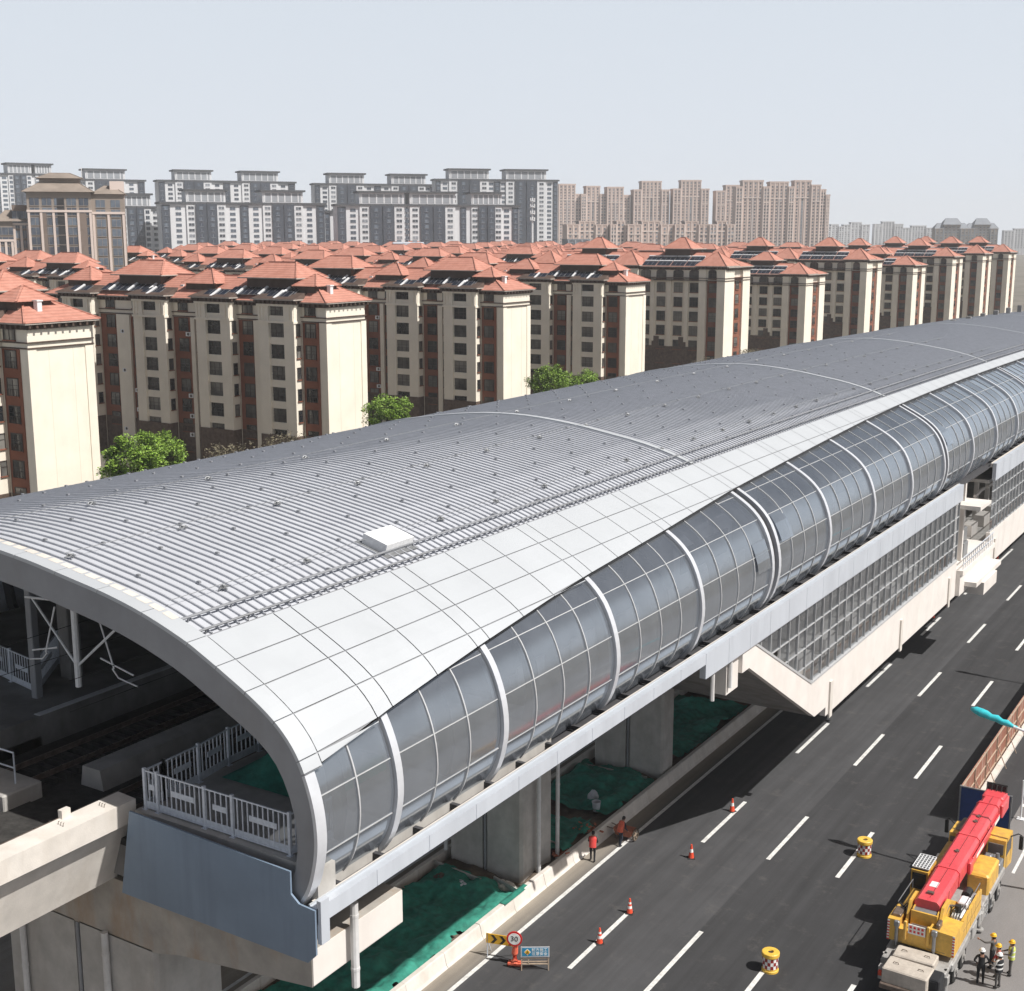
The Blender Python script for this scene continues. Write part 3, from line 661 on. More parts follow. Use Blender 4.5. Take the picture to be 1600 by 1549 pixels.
# ================================================================== concourse box hanging over the road
CX=-24.75
def concourse(y0,y1,vleft=True):
    bot=3.35
    b=MB()
    if vleft:
        outl=[(63.2,11.62),(63.6,11.6),(73.6,6.42),(y1,6.42),(y1,bot),(77.2,bot),(76.6,bot),(74.9,4.0),(63.6,10.35),(63.2,10.4)]
        # lower wall: inclined white band + horizontal white band
        b.prism([(62.6,11.6),(64.4,11.6),(73.9,6.45),(73.9,4.05),(74.7,4.05),(62.6,10.5)][:0] or [(62.6,11.62),(64.35,11.62),(73.9,6.42),(74.8,4.0),(63.6,10.4),(62.6,10.4)],'x',CX-.35,CX)
        b.prism([(73.9,6.42),(y1,6.42),(y1,bot),(76.9,bot),(76.9,3.95),(74.8,4.0)],'x',CX-.35,CX)
        # sloping and flat soffits
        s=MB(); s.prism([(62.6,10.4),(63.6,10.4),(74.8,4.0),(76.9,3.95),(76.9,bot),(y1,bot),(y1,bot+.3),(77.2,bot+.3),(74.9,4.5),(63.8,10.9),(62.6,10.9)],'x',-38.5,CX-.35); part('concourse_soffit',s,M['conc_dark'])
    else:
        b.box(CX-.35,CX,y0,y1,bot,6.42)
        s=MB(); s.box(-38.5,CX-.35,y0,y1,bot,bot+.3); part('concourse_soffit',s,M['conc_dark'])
    part('concourse_wall',b,M['white_wall'])
    # glass with aluminium grid
    ya=63.9 if vleft else y0+.2
    zl=lambda Y: max(6.5,11.6-(Y-64.35)*(11.6-6.42)/(73.9-64.35)) if vleft else 6.5
    gl=MB(); n=int((y1-ya)/1.45); f=MB()
    for k in range(n):
        a=ya+(y1-ya)*k/n; c=ya+(y1-ya)*(k+1)/n
        e1,e2,e3=[random.gauss(0,.006) for _ in range(3)]; zz=[6.5,7.75,8.98,10.2,11.62]
        for z0,z1 in zip(zz,zz[1:]):
            e1,e2=random.gauss(0,.007),random.gauss(0,.007)
            if z1>zl(a): gl.quad((CX-.12+e1,a,max(z0,min(11.6,zl(a)))),(CX-.12,c,max(z0,min(z1,zl(c)))),(CX-.12+e2,c,z1),(CX-.12,a,z1))
        f.box(CX-.16,CX-.03,c-.028,c+.028,zl(c)-.05,11.62)
    for z in (6.52,7.75,8.98,10.2,11.45):
        yy=ya if not vleft else (64.35+(11.6-z)*(73.9-64.35)/(11.6-6.42))
        f.box(CX-.15,CX-.045,yy,y1,z-.022,z+.022)
    if vleft: f.bar((CX-.04,64.3,11.6),(CX-.04,73.95,6.45),.16,.14); f.box(CX-.1,CX+.04,73.9,y1,6.40,6.5)
    part('concourse_window',gl,M['glass2']); part('window_grid',f,M['mull'])
    fl=MB(); fl.box(-38,CX-.4,max(y0,73),y1,5.4,5.6); fl.box(-38,CX-.4,y0,y1,11.0,11.3); part('concourse_floor',fl,M['conc'])
    bw=MB(); bw.box(-38.3,-38.0,y0,y1,3.6,11.3); part('concourse_back_wall',bw,M['conc_dark'])
    # stairs / counters seen inside
    s=MB()
    for i in range(18): s.box(-30,-27.5,66+i*.55,66.6+i*.55,11.2-i*.3-.2,11.2-i*.3) if vleft else None
    for i in range(int((y1-y0-14)/5)):
        Y=max(y0,76)+i*5; s.box(-28.6,-28.2,Y,Y+.4,5.6,11.0); s.box(-27.6,-26.6,Y+1,Y+3.4,5.6,6.7); s.tube([(-26.4,Y+.4,9.6),(-26.2,Y+1.6,9.9),(-26.5,Y+2.8,9.7),(-26.3,Y+3.6,9.85)],.16,6)
    part('concourse_fittings',s,M['white_wall'])
concourse(62.6,109.8,True); concourse(122.0,200,False)
for Y,zb in ((77.4,3.3),(93.2,3.3),(107.2,3.2),(124.0,3.2),(141,3.2),(158,3.2)):
    b=MB(); b.box(CX,CX+.12,Y,Y+.5,zb-.2,5.5); part('drip_pilaster',b,M['conc_light'])
# end drip boxes at the inclined stair wall
b=MB(); b.box(-25.6,-24.98,61.0,62.6,9.6,11.6); part('stair_stub',b,M['white_wall'])
for Y in (58.9,61.2): 
    b=MB(); b.tube([(-24.85,Y,10.0),(-24.85,Y,11.6)],.12,8); part('drain_pipe',b,M['pipe'])
# balcony gap between the two concourse blocks
b=MB(); b.box(-30,-24.2,109.8,122,5.2,5.6); b.box(-24.9,-23.4,111.5,121,3.9,4.3); b.box(-24.9,-23.2,113.5,118.5,2.8,3.9); b.box(-24.75,-24.4,109.8,122,3.4,5.2); part('service_balcony',b,M['white_wall'])
b=MB(); b.box(-25.6,-25.2,110.3,110.8,5.6,12.4); b.box(-25.6,-25.2,113.2,113.6,5.6,12.4); b.box(-30,-29.7,109.8,122,5.6,12); b.box(-30,-25.2,110.0,110.2,5.6,11.6); part('balcony_columns',b,M['white_wall'])
b=MB(); b.prism([(111.0,10.6),(115.0,10.6),(115.0,10.85),(111.0,10.95)],'x',-25.6,-23.4); part('balcony_canopy',b,M['white_wall'])
b=MB()
for k in range(16):
    Y=110.2+k*.72; b.bar((-24.3,Y,5.6),(-24.3,Y,6.7),.05)
b.box(-24.33,-24.27,110,121.6,6.66,6.72); b.box(-24.33,-24.27,110,121.6,6.1,6.14); part('balcony_rail',b,M['railwhite'])
b=MB(); b.bev(-27.5,-26.2,116.5,119.5,5.6,7.4,.05); b.bev(-26.0,-25.3,114.5,116,5.6,6.9,.05); part('balcony_equipment',b,M['steel'])

# ================================================================== railings on the end deck
def railing(label,pts,z,h=1.45,plate=True):
    """white site railing: panels between posts along a polyline"""
    t=thing('safety_railing',label,'railing',(pts[0][0],pts[0][1],z))
    for i,((xa,ya),(xb,yb2)) in enumerate(zip(pts,pts[1:])):
        A=Vector((xa,ya,z));B=Vector((xb,yb2,z)); d=B-A; L=d.length; n=max(3,int(L/.21)); up=Vector((0,0,1))
        p=MB()
        p.bar(A+up*.08,B+up*.08,.04,.06); p.bar(A+up*(h-.05),B+up*(h-.05),.05,.05)
        for k in range(1,n):
            q=A+d*k/n; p.bar(q+up*.06,q+up*(h-.05),.035)
        if plate: p.bar(A+d*.03+up*.2,B-d*.03+up*.2,.02,.24); p.bar(A+d*.3+up*.85,A+d*.78+up*.85,.03,.2)
        p.build('railing_panel',M['railwhite'],t,world=True)
    for (x,y) in pts:
        p=MB(); p.box(x-.05,x+.05,y-.05,y+.05,z,z+h+.04); p.box(x-.1,x+.1,y-.1,y+.1,z,z+.02); p.build('post',M['railwhite'],t,world=True)
    return t
railing('white panel railing along the front edge of the station end deck',[(-32.75,29.6),(-32.75,28.75),(-32.15,28.75),(-29.95,28.75),(-28.7,28.75),(-26.25,28.75),(-26.0,29.6),(-25.9,30.4)],14.0)
railing('white railing angled back along the track side of the station end deck',[(-32.75,29.6),(-32.8,31.3),(-33.0,33.0),(-33.9,34.0) if False else (-33.0,34.6),(-33.0,37.0)],14.0)
railing('grey railing across the far platform behind the left column',[(-47.8,37.4),(-45.3,34.2),(-47.5,34.6),(-50.0,35.1),(-53,35.7)],14.05,1.5)
b=MB(); b.bev(-45.1,-44.75,33.75,34.1,14.05,19.2,.03); b.build('interior_column',M['rimface'],ST,world=True)
# handrail on the track plinth at the left edge
t=thing('handrail','low white tube handrail on a concrete block at the left edge','handrail',(-41.6,28.6,12.75))
b=MB(); b.bev(-43.2,-38.9,27.6,29.3,11.9,13.4,.05); b.build('concrete_block',M['conc'],t,world=True)
b=MB(); b.tube([(-39.5,28.6,13.4),(-39.5,28.6,14.6),(-43,28.6,14.6)],.035,6); b.tube([(-39.5,28.6,14.0),(-43,28.6,14.0)],.03,6); b.tube([(-41.4,28.6,13.4),(-41.4,28.6,14.6)],.035,6); b.build('tube_rail',M['railwhite'],t,world=True)
# overhead line supports under the roof edge
t=thing('overhead_line_support','white tube overhead line bracket hanging under the roof edge at left','line support',(-38.6,31,21))
b=MB(); b.tube([(-38.6,31,21.2),(-38.6,31,16.6)],.12,8); b.build('drop_tube',M['whitepaint'],t,world=True)
b=MB()
for sx in (-1,1):
    b.tube([(-38.6,31,17.4),(-38.6+sx*2.6,31.2,19.6)],.05,6); b.tube([(-38.6,31,19.9),(-38.6+sx*3.0,31.2,19.6)],.05,6); b.tube([(-38.6+sx*1.2,31.1,19.5),(-38.6+sx*1.9,31.1,17.6)],.035,6); b.tube([(-38.6+sx*1.2,31.1,17.9),(-38.6+sx*2.8,31.2,17.5)],.035,6)
    b.tube([(-38.6+sx*1.8,31.1,17.6),(-38.6+sx*2.1,31.1,17.3),(-38.6+sx*3,31.2,17.1)],.03,6)
b.build('bracket_arms',M['whitepaint'],t,world=True)
b=MB()
for x in (-35.4,-40.6): b.tube([(x,28,17.2),(x,120,17.2)],.012,4); b.tube([(x,28,18.3),(x,120,18.3)],.012,4)
b.build('overhead_wire',M['black'],t,world=True)

# the station, its near pier, viaduct and deck fittings share one survey scale
KS=.91
def rescale(o):
    o.location=(o.location.x*KS,o.location.y*KS,33.3+(o.location.z-33.3)*KS); o.scale=(KS,KS,KS)
for o in list(D.objects):
    if o.parent is None and (o in (ST,VI,P1) or o.name.split('.')[0] in ('safety_railing','handrail','overhead_line_support')): rescale(o)
# ================================================================== red-roofed apartment blocks
FZ=[23.2-2.97*i for i in range(8)]
def win_mesh(w,h,nm=1,rail=False,arch=False,name='window'):
    """frame, pane(s), sill, optional arched head and guard rail; faces local -Y"""
    b=MB(); fw=.07
    if arch:
        n=10; top=[(w/2*math.cos(math.pi*k/n),h*.30+h*.24*math.sin(math.pi*k/n)) for k in range(n+1)]
        out=[(-w/2,-h/2),(w/2,-h/2)]+[(x,z) for x,z in top]
        b.prism([(x,z) for x,z in out],'y',-.03,.02,1)
        for (x0,z0),(x1,z1) in zip(top,top[1:]): b.bar((x0,-.05,z0),(x1,-.05,z1),.1,.1,0)
        b.box(-w/2-.06,-w/2+.04,-.10,0,-h/2,h*.3,0); b.box(w/2-.04,w/2+.06,-.10,0,-h/2,h*.3,0)
    else:
        b.box(-w/2,w/2,-.03,.02,-h/2,h/2,1)
        b.box(-w/2-.05,w/2+.05,-.08,0,h/2-.02,h/2+.08,0)
        b.box(-w/2-.05,-w/2+.03,-.08,0,-h/2,h/2,0); b.box(w/2-.03,w/2+.05,-.08,0,-h/2,h/2,0)
    for k in range(1,nm+1):
        x=-w/2+w*k/(nm+1); b.box(x-.035,x+.035,-.07,0,-h/2,h*.45,0)
    b.box(-w/2,w/2,-.07,0,h*.12-.03,h*.12+.03,0)
    b.box(-w/2-.12,w/2+.12,-.18,0,-h/2-.12,-h/2,2)
    if rail:
        b.box(-w/2,w/2,-.16,-.12,-h/2+.72,-h/2+.77,0)
        for k in range(int(w/.28)+1): x=-w/2+k*w/int(w/.28); b.box(x-.02,x+.02,-.15,-.12,-h/2,-h/2+.74,0)
    return b.mesh(name,[M['winframe'],M['wing'],M['redbrown']])
WM={'tower':win_mesh(2.9,1.95,2,True),'mid':win_mesh(1.8,1.85,1,True),'nar':win_mesh(1.1,1.75,0),'sid':win_mesh(.75,1.6,0),
    'towa':win_mesh(2.9,1.9,2,True,True),'mida':win_mesh(1.8,1.8,1,False,True),'wide':win_mesh(2.5,2.0,2),'arcg':win_mesh(2.5,3.2,2,False,True)}
def solar_mesh(w=4.0,l=2.1,bar=True):
    b=MB(); b.box(-w/2,w/2,-l/2,l/2,0,.07,2)
    for k in range(int(w/.9)):
        x0=-w/2+.05+k*w/int(w/.9); b.box(x0,x0+w/int(w/.9)-.09,-l/2+.05,l/2-.05,.07,.085,0)
    if bar: b.box(-.16,.16,-l/2-.1,l/2+.05,.05,.26,1)
    else: b.box(-w/2,w/2,l/2-.05,l/2+.18,.05,.28,1)
    return b.mesh('solar_panel',[M['solar'],M['whitepaint'],M['steel']])
_b=MB(); _b.bev(-.42,.42,-.36,0,-.3,.3,.03,0); _b.tube([(.1,-.365,0),(.1,-.37,0)],.22,12,1); ACM=_b.mesh('air_conditioner',[M['whitepaint'],M['winframe']]); SM=solar_mesh(); SM2=solar_mesh(3.4,1.9,False)
def hip(b,x0,x1,y0,y1,z0,z1,inset=None,m=0):
    d=(y1-y0)/2 if inset is None else inset; yc=(y0+y1)/2; xa,xb=x0+d,x1-d
    if xa>xb: xa=xb=(x0+x1)/2
    b.quad((x0,y0,z0),(x1,y0,z0),(xb,yc,z1),(xa,yc,z1),m); b.quad((x1,y1,z0),(x0,y1,z0),(xa,yc,z1),(xb,yc,z1),m)
    b.tri((x1,y0,z0),(x1,y1,z0),(xb,yc,z1),m); b.tri((x0,y1,z0),(x0,y0,z0),(xa,yc,z1),m); b.quad((x0,y0,z0),(x0,y1,z0),(x1,y1,z0),(x1,y0,z0),m)
    # ridge and hip tiles
    for p,q in (((xa,yc,z1),(xb,yc,z1)),((x0,y0,z0),(xa,yc,z1)),((x0,y1,z0),(xa,yc,z1)),((x1,y0,z0),(xb,yc,z1)),((x1,y1,z0),(xb,yc,z1))):
        if math.dist(p,q)>.3: b.bar((p[0],p[1],p[2]+.03),(q[0],q[1],q[2]+.03),.22,.18,m)
def dentils(b,x0,x1,y0,y1,z,m=0,step=.85):
    """brown cornice band with brackets round a rectangle"""
    b.box(x0-.25,x1+.25,y0-.25,y1+.25,z-.25,z+.28,m)
    n=int((x1-x0)/step)
    for k in range(n+1):
        x=x0+(x1-x0)*k/n; b.box(x-.17,x+.17,y0-.66,y0-.25,z-.2,z+.28,m); 
    n=max(2,int((y1-y0)/step))
    for k in range(n+1):
        y=y0+(y1-y0)*k/n; b.box(x1+.25,x1+.62,y-.13,y+.13,z-.12,z+.28,m); b.box(x0-.62,x0-.25,y-.13,y+.13,z-.12,z+.28,m)
    b.box(x0-.72,x1+.72,y0-.72,y1+.72,z+.28,z+.45,m+1)
def block1(label,loc,group=None,low=0,tw=((4.4,10.9),(16.3,22.9),(29.2,35.8),(44.9,51.4)),Ln=55.5):
    """long block: four projecting bays, red-brown recesses, hip roof with two pop-up turrets"""
    t=thing('apartment_block',label,'apartment block',loc,0,group)
    Dp=8.4; ZT=24.0
    b=MB(); b.box(-Ln,0,0,Dp,0,ZT)
    b.box(-1.0,0.12,-.12,1.0,6,21.4); b.box(-1.0,.12,Dp-1,Dp+.12,6,21.4); b.box(-Ln-.12,-Ln+1,-.12,1,6,21.4)
    b.build('wall',M['cream'],t)
    b=MB()
    for d0,d1 in ((1.75,4.4),(10.9,16.3),(22.9,29.2),(35.8,44.9),(51.4,Ln-1.2)): b.box(-d1,-d0,-.05,.0,3,21.3)
    b.box(-1.75,-1.3,-.10,.04,3,21.4)
    b.build('red_brown_infill',M['redbrown'],t)
    for d0,d1 in ((12.0,12.95),(24.5,25.3),(38.1,40.9)): b=MB(); b.box(-d1,-d0,-.40,.02,0,21.3); b.build('pilaster',M['cream'],t)
    b=MB()
    for z in (21.35,21.95):
        b.box(-Ln-.2,.2,-.2,Dp+.2,z,z+.14)
    b.build('string_course',M['cornice'],t)
    b=MB(); b.box(-Ln-.1,.16,-.16,Dp+.16,0,5.6); b.build('stone_base',M['stone'],t)
    b=MB(); dentils(b,-Ln,0,0,Dp,ZT-.35); b.build('cornice',[M['cornice'],M['cornlight']],t)
    for d0,d1 in tw:
        b=MB(); y0=-1.6
        b.box(-d1,-d1+1.85,y0,.0,5.6,23.6); b.box(-d0-1.85,-d0,y0,0,5.6,23.6)
        b.box(-d1+1.85,-d0-1.85,-1.0,0,0,23.6)
        for z in FZ: b.box(-d1+1.85,-d0-1.85,y0+.25,-1.0,z-2.0,z-1.0)
        b.box(-d1+1.85,-d0-1.85,y0+.02,-1.0,24.25-.75,23.95)
        for x in (-d1+.25,-d1+.85,-d0-.85,-d0-.25): b.box(x-.16,x+.16,y0-.14,y0,21.6,23.5)   # fluted top
        b.box(-d1-.12,-d0+.12,y0-.2,0,21.2,21.5); b.box(-d1-.1,-d0+.1,y0-.2,0,23.5,24.0)
        tp=b.build('bay_tower',M['cream'],t)
        b=MB(); b.box(-d1-.08,-d0+.08,y0-.1,0,0,5.6); b.build('stone_base',M['stone'],tp)
        b=MB(); dentils(b,-d1,-d0,y0,0,24.05,0,.8)
        b.quad((-d1-.7,y0-.7,24.52),(-d0+.7,y0-.7,24.52),(-d0+.2,1.2,25.5),(-d1-.2,1.2,25.5),0); b.tri((-d0+.7,y0-.7,24.52),(-d0+.7,.2,24.52),(-d0+.2,1.2,25.5),0); b.tri((-d1-.7,y0-.7,24.52),(-d1-.7,.2,24.52),(-d1-.2,1.2,25.5),0)
        b.build('bay_cornice',[M['cornice'],M['cornlight']],tp)
        o=inst('solar_panel',SM,t,(-(d0+d1)/2,-.75,24.95)); o.rotation_euler=(R(26),0,0)
        for i in range(8-low):
            inst('window',WM['towa' if i==0 else 'tower'],t,(-(d0+d1)/2,-1.02,FZ[i]-.1))
            if i and i<6: o=inst('side_window',WM['sid'],t,(-d0+.01,-.8,FZ[i]),math.pi/2)
    for x,k in ((2.75,'mid'),(11.45,'nar'),(14.3,'mid'),(23.7,'nar'),(27.0,'mid'),(37.0,'nar'),(42.4,'mid'),(53.2,'mid')):
        for i in range(8-low):
            inst('window',WM['mida'] if i==0 and k=='mid' else WM[k],t,(-x,-.06,FZ[i]-.05))
    rr=random.Random(5)
    for x in (12.5,25.9,36.9,40.0):
        for i in range(1,7-low):
            if rr.random()<.55:
                o=inst('air_conditioner',ACM,t,(-x+rr.uniform(-.3,.3),-.45 if x in (12.5,) else -.05,FZ[i]-1.45+rr.uniform(-.1,.1)))
    for x in (4.2,16.1,29.0,35.95,44.7):
        b=MB(); b.tube([(-x,-.14,.5),(-x,-.14,23.6)],.06,6); b.build('downpipe',M['creamd'],t)
    b=MB()
    for y in (2.6,5.8): b.box(.0,.012,y,y+.035,.5,21.3)
    b.build('wall_joints',M['creamd'],t)
    b=MB(); hip(b,-Ln-.8,.8,-.8,Dp+.8,24.12,27.3,6.6)
    rf=b.build('roof',M['tile'],t)
    for xc in (-11.2,-37.4):
        b=MB(); b.box(xc-4.4,xc+4.4,1.5,6.9,25.2,27.1); tu=b.build('roof_turret',M['cornice'],t)
        b=MB(); b.box(xc-5.5,xc+5.5,.7,7.7,27.1,27.25); b.build('turret_eave',M['cornlight'],tu)
        b=MB(); hip(b,xc-5.4,xc+5.4,.8,7.6,27.25,29.3,2.8); b.build('turret_roof',M['tile'],tu)
        for k in range(3):
            o=inst('solar_panel',SM,t,(xc-3.9+k*4.1-.6,.45,25.35)); o.rotation_euler=(R(27),0,0)
    for xc,w2 in ((-24.3,3.4),(-50.2,3.2),(-4.2,2.2)):
        b=MB(); b.box(xc-w2+.5,xc+w2-.5,1.0,5.4,25,26.2,1); hip(b,xc-w2,xc+w2,.5,5.9,26.2,28.2 if w2>3 else 27.8,3.0,0); b.build('roof_pavilion',[M['tile'],M['cornice']],t)
    b=MB(); b.box(-1.9,-1.3,2.6,3.2,24.8,26.2); b.box(-2.0,-1.2,2.5,3.3,26.2,26.35); b.build('chimney',M['whitepaint'],t)
    b=MB(); b.box(-29,-28.4,1.6,2.5,25.4,25.9); b.box(-20.2,-19.4,1.2,2.2,25.2,25.35); b.build('roof_light',M['whitepaint'],t)
    return t
def block2(label,loc,group=None,low=0,zs=1.0):
    """block with red pyramid corner towers, recessed flat solar roof and dark stone base"""
    t=thing('apartment_block',label,'apartment block',loc,0,group); t.scale=(1,1,zs)
    Ln=50; Dp=13.5; ZT=23.4
    b=MB(); b.box(-Ln,-.6,0,Dp,0,ZT); b.build('wall',M['cream'],t)
    b=MB(); b.box(-.6,-.35,4.2,9.3,2,21.4); b.build('red_brown_infill',M['redbrown'],t)
    for y0,y1 in ((-1.2,4.2),(9.3,13.6)):
        b=MB(); b.box(-1.2,.05,y0,y1,0,ZT); b.build('end_pilaster',M['cream'],t)
    for i in range(1,8-low):
        inst('window',WM['mid'],t,(-.33,6.75,FZ[i]-.4),math.pi/2)
    b=MB()
    for z in (20.7,21.2): b.box(-Ln-.1,.2,-1.4,Dp+.2,z,z+.13)
    b.build('string_course',M['cornice'],t)
    b=MB(); 
    for d0,d1 in ((6.3,21.7),(28.3,43.7)): b.box(-d1,-d0,-.14,0,0,7.0); b.box(-d1+3.4,-d1+5.2,-.14,0,7,9); b.box(-d0-5.2,-d0-3.4,-.14,0,7,9)
    b.build('stone_base',M['stone'],t)
    for d0,d1 in ((0,6.3),(21.7,28.3),(43.7,50)):
        b=MB(); b.box(-d1,-d1+1.7,-1.2,0,0,ZT); b.box(-d0-1.9,-d0-(1.2 if d0==0 else 0),-1.2,0,0,ZT); b.box(-d1+1.7,-d0-1.9,-.8,0,20.8,ZT); tp=b.build('corner_tower',M['cream'],t)
        b=MB(); b.box(-d1+1.7,-d0-1.9,-.3,0,2,20.8); b.build('red_brown_infill',M['redbrown'],tp)
        b=MB(); dentils(b,-d1,-d0,-1.2,5.0,ZT-.1,0,.8); b.build('tower_cornice',[M['cornice'],M['cornlight']],tp)
        b=MB(); hip(b,-d1-.7,-d0+.7,-1.9,5.7,ZT+.36,26.6,3.7); b.build('tower_roof',M['tile'],tp)
        for i in range(8-low): inst('window',WM['mida'] if i==0 else WM['mid'],t,(-(d0+d1)/2,-.82 if i==0 else -.32,FZ[i]-1.0 if i else FZ[0]-1.2))
    b=MB(); dentils(b,-Ln,0,.0,Dp,ZT-.3); b.build('cornice',[M['cornice'],M['cornlight']],t)
    for x in (9.7,14,18.3,31.7,36,40.3):
        b=MB(); b.box(-x-.45,-x+.45,-.35,0,7 if x not in(9.7,18.3) else 8,21); b.build('pier_strip',M['cream'],t)
    for x in (7.9,11.85,16.15,20.1,29.9,33.8,38.2,42.1):
        for i in range(8-low): inst('window',(WM['wide'] if i else WM['towa']),t,(-x,-.04,FZ[i]-1.0 if i else FZ[0]-1.3),0,(.82,1,.95))
    b=MB(); hip(b,-Ln-.5,.5,-.5,Dp+.5,ZT+.16,26.3,7.0); b.build('roof',M['tile'],t)
    for xc in (-14,-36):
        for k in range(4):
            for j in range(2):
                o=inst('solar_panel',SM2,t,(xc-5.4+k*3.6,.6+j*2.1,24.05+j*.95)); o.rotation_euler=(R(25),0,0)
        b=MB(); b.box(xc-3.2,xc+3.2,3.8,9.8,25.2,27.0); tu=b.build('roof_turret',M['cornice'],t)
        b=MB(); b.box(xc-4.2,xc+4.2,2.9,10.7,27.0,27.16); b.build('turret_eave',M['cornlight'],tu)
        b=MB(); hip(b,xc-3.6,xc+3.6,3.4,10.2,27.16,29.4,3.0); b.build('turret_roof',M['tile'],tu)
    return t
ORD=['first','second','third','fourth','fifth','sixth','seventh','eighth','ninth','tenth','eleventh','twelfth']
A0=block1('red-roofed block at the left edge with big blank sunlit end wall and trees beside it',(-116,89.6,0),'red-roofed blocks along the station')
index_kids()
GA='red-roofed blocks along the station'
dup(A0,(-116,137.9,0),0,'red-roofed block with four bays, second from left behind the station roof',GA)
dup(A0,(-116.4,183.3,0),0,'red-roofed block with sunlit end wall, third from left behind the station roof',GA)
dup(A0,(-117,228.6,0),0,'red-roofed block right of centre, last one with a blank cream end wall',GA)
labs2=['tall block with red corner roof and twin end pilasters, first right of the blank-walled blocks','lower block with red pyramid corner roof between two taller ones','tall block with flat solar roof and red corner pyramid, third from right of centre','lower red-cornered block, fourth of the row running to the right','red-cornered block far along the station, fifth of the right-hand row','red-cornered block, sixth of the right-hand row near the photo edge','red-cornered block, smallest and last at the right edge']
B0=None
for i,(y,zs) in enumerate(((277,1.10),(330,.97),(381,1.09),(430,.985),(480,1.07),(526,1.09),(572,1.09))):
    if B0 is None: B0=block2(labs2[0],(-116.5,y,0),GA,zs=zs); index_kids()
    else: dup(B0,(-116.5,y,0),0,labs2[i],GA,scale=(1,1,zs))
# rows behind: only upper floors can be seen
low=lambda o:(o.name.split('.')[0] in('window','side_window') and o.location.z<16)
GB='red roofs in the rows behind'
back=[(-219,137,'red-roofed block in the second row, at the left edge behind the nearest roof'),(-219,186,'red roof with turret and solar panels left of the second block, second row'),(-255,205,'long red roof in front of the brown tower, second row'),
 (-262,298,'long red roof with three turrets in front of the white towers, left of centre'),(-201,245,'red roof with chimney behind the second block from left'),(-200,292,'red roof crowded behind the third block from left'),(-200,340,'red roof behind the third and fourth blocks, centre')]
for x,y,l in back: dup(A0,(x,y,0),0,l,GB,skip=low)
k=0
far=[]
for col,(x,ys) in enumerate(((-203,(388,436,484,532,580)),(-262,(346,394,442,490,538,586)),(-325,(300,352,404,456,508,560,612)),(-388,(420,472,524,576,628)),(-450,(500,552,604)))):
    for y in ys: far.append((x,y))
for x,y in far:
    dup(A0,(x,y,0),0,'red hip-roofed block in the crowded rows beyond the station blocks',GB+' far off',skip=lambda o:(o.name.split('.')[0] in('window','side_window') and o.location.z<19))

# ================================================================== distant towers
pl('tw_white',(.66,.67,.69),.7,scale=.1,var=.04); pl('tw_dark',(.055,.065,.085),.5,scale=.1); pl('tw_roof',(.07,.075,.085),.7,scale=.1)
pl('tw_grey',(.30,.32,.35),.7,scale=.1); pl('tw_pink',(.56,.44,.39),.85,scale=.05,var=.04); pl('tw_pinkl',(.66,.56,.51),.85,scale=.05,var=.04); pl('tw_tan',(.29,.245,.21),.85,scale=.1,var=.06); pl('tw_tanbrown',(.20,.155,.13),.85,scale=.1); pl('tw_tanroof',(.26,.215,.18),.8,scale=.2,var=.15)
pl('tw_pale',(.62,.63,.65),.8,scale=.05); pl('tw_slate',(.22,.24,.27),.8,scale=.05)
M['twing']=winglass_mat('tower_pane',(.045,.052,.065),(.26,.28,.31),.9); M['twing2']=winglass_mat('tower_pane_blue',(.05,.062,.085),(.14,.17,.21),.85)
def wmesh(w,h,mt,nm=1,frame='tw_white'):
    b=MB(); b.box(-w/2,w/2,-.06,.0,-h/2,h/2,0); b.box(-w/2-.06,w/2+.06,-.16,0,-h/2-.14,-h/2,1)
    for k in range(1,nm+1): x=-w/2+w*k/(nm+1); b.box(x-.05,x+.05,-.1,0,-h/2,h/2,1)
    return b.mesh('window',[M[mt],M[frame]])
class Wins:
    """individual windows up to 100 per thing, the rest as one stuff part"""
    def __init__(s,t): s.t=t; s.n=0; s.rest=None; s.mats=None
    def put(s,me,x,y,z,rz=0):
        if s.n<98:
            o=inst('window',me,s.t,(x,y,z),rz); s.n+=1
        else:
            if s.rest is None: s.rest=bmesh.new(); s.mats=[m for m in me.materials]
            tmp=me.copy(); tmp.transform(Matrix.Translation((x,y,z))@Matrix.Rotation(rz,4,'Z')); s.rest.from_mesh(tmp); D.meshes.remove(tmp)
    def done(s):
        if s.rest:
            me=D.meshes.new('windows'); s.rest.to_mesh(me); s.rest.free()
            for m in s.mats: me.materials.append(m)
            o=D.objects.new('windows',me); COL.objects.link(o); o.parent=s.t; o['kind']='stuff'
wA=wmesh(3.0,1.5,'twing',1); wB=wmesh(2.1,1.7,'twing2',1,'tw_grey'); wC=wmesh(1.5,1.55,'twing',0,'tw_pinkl'); wD=wmesh(2.8,2.3,'twing2',1,'tw_tan'); wE=wmesh(1.5,1.6,'twing',0,'tw_pale')
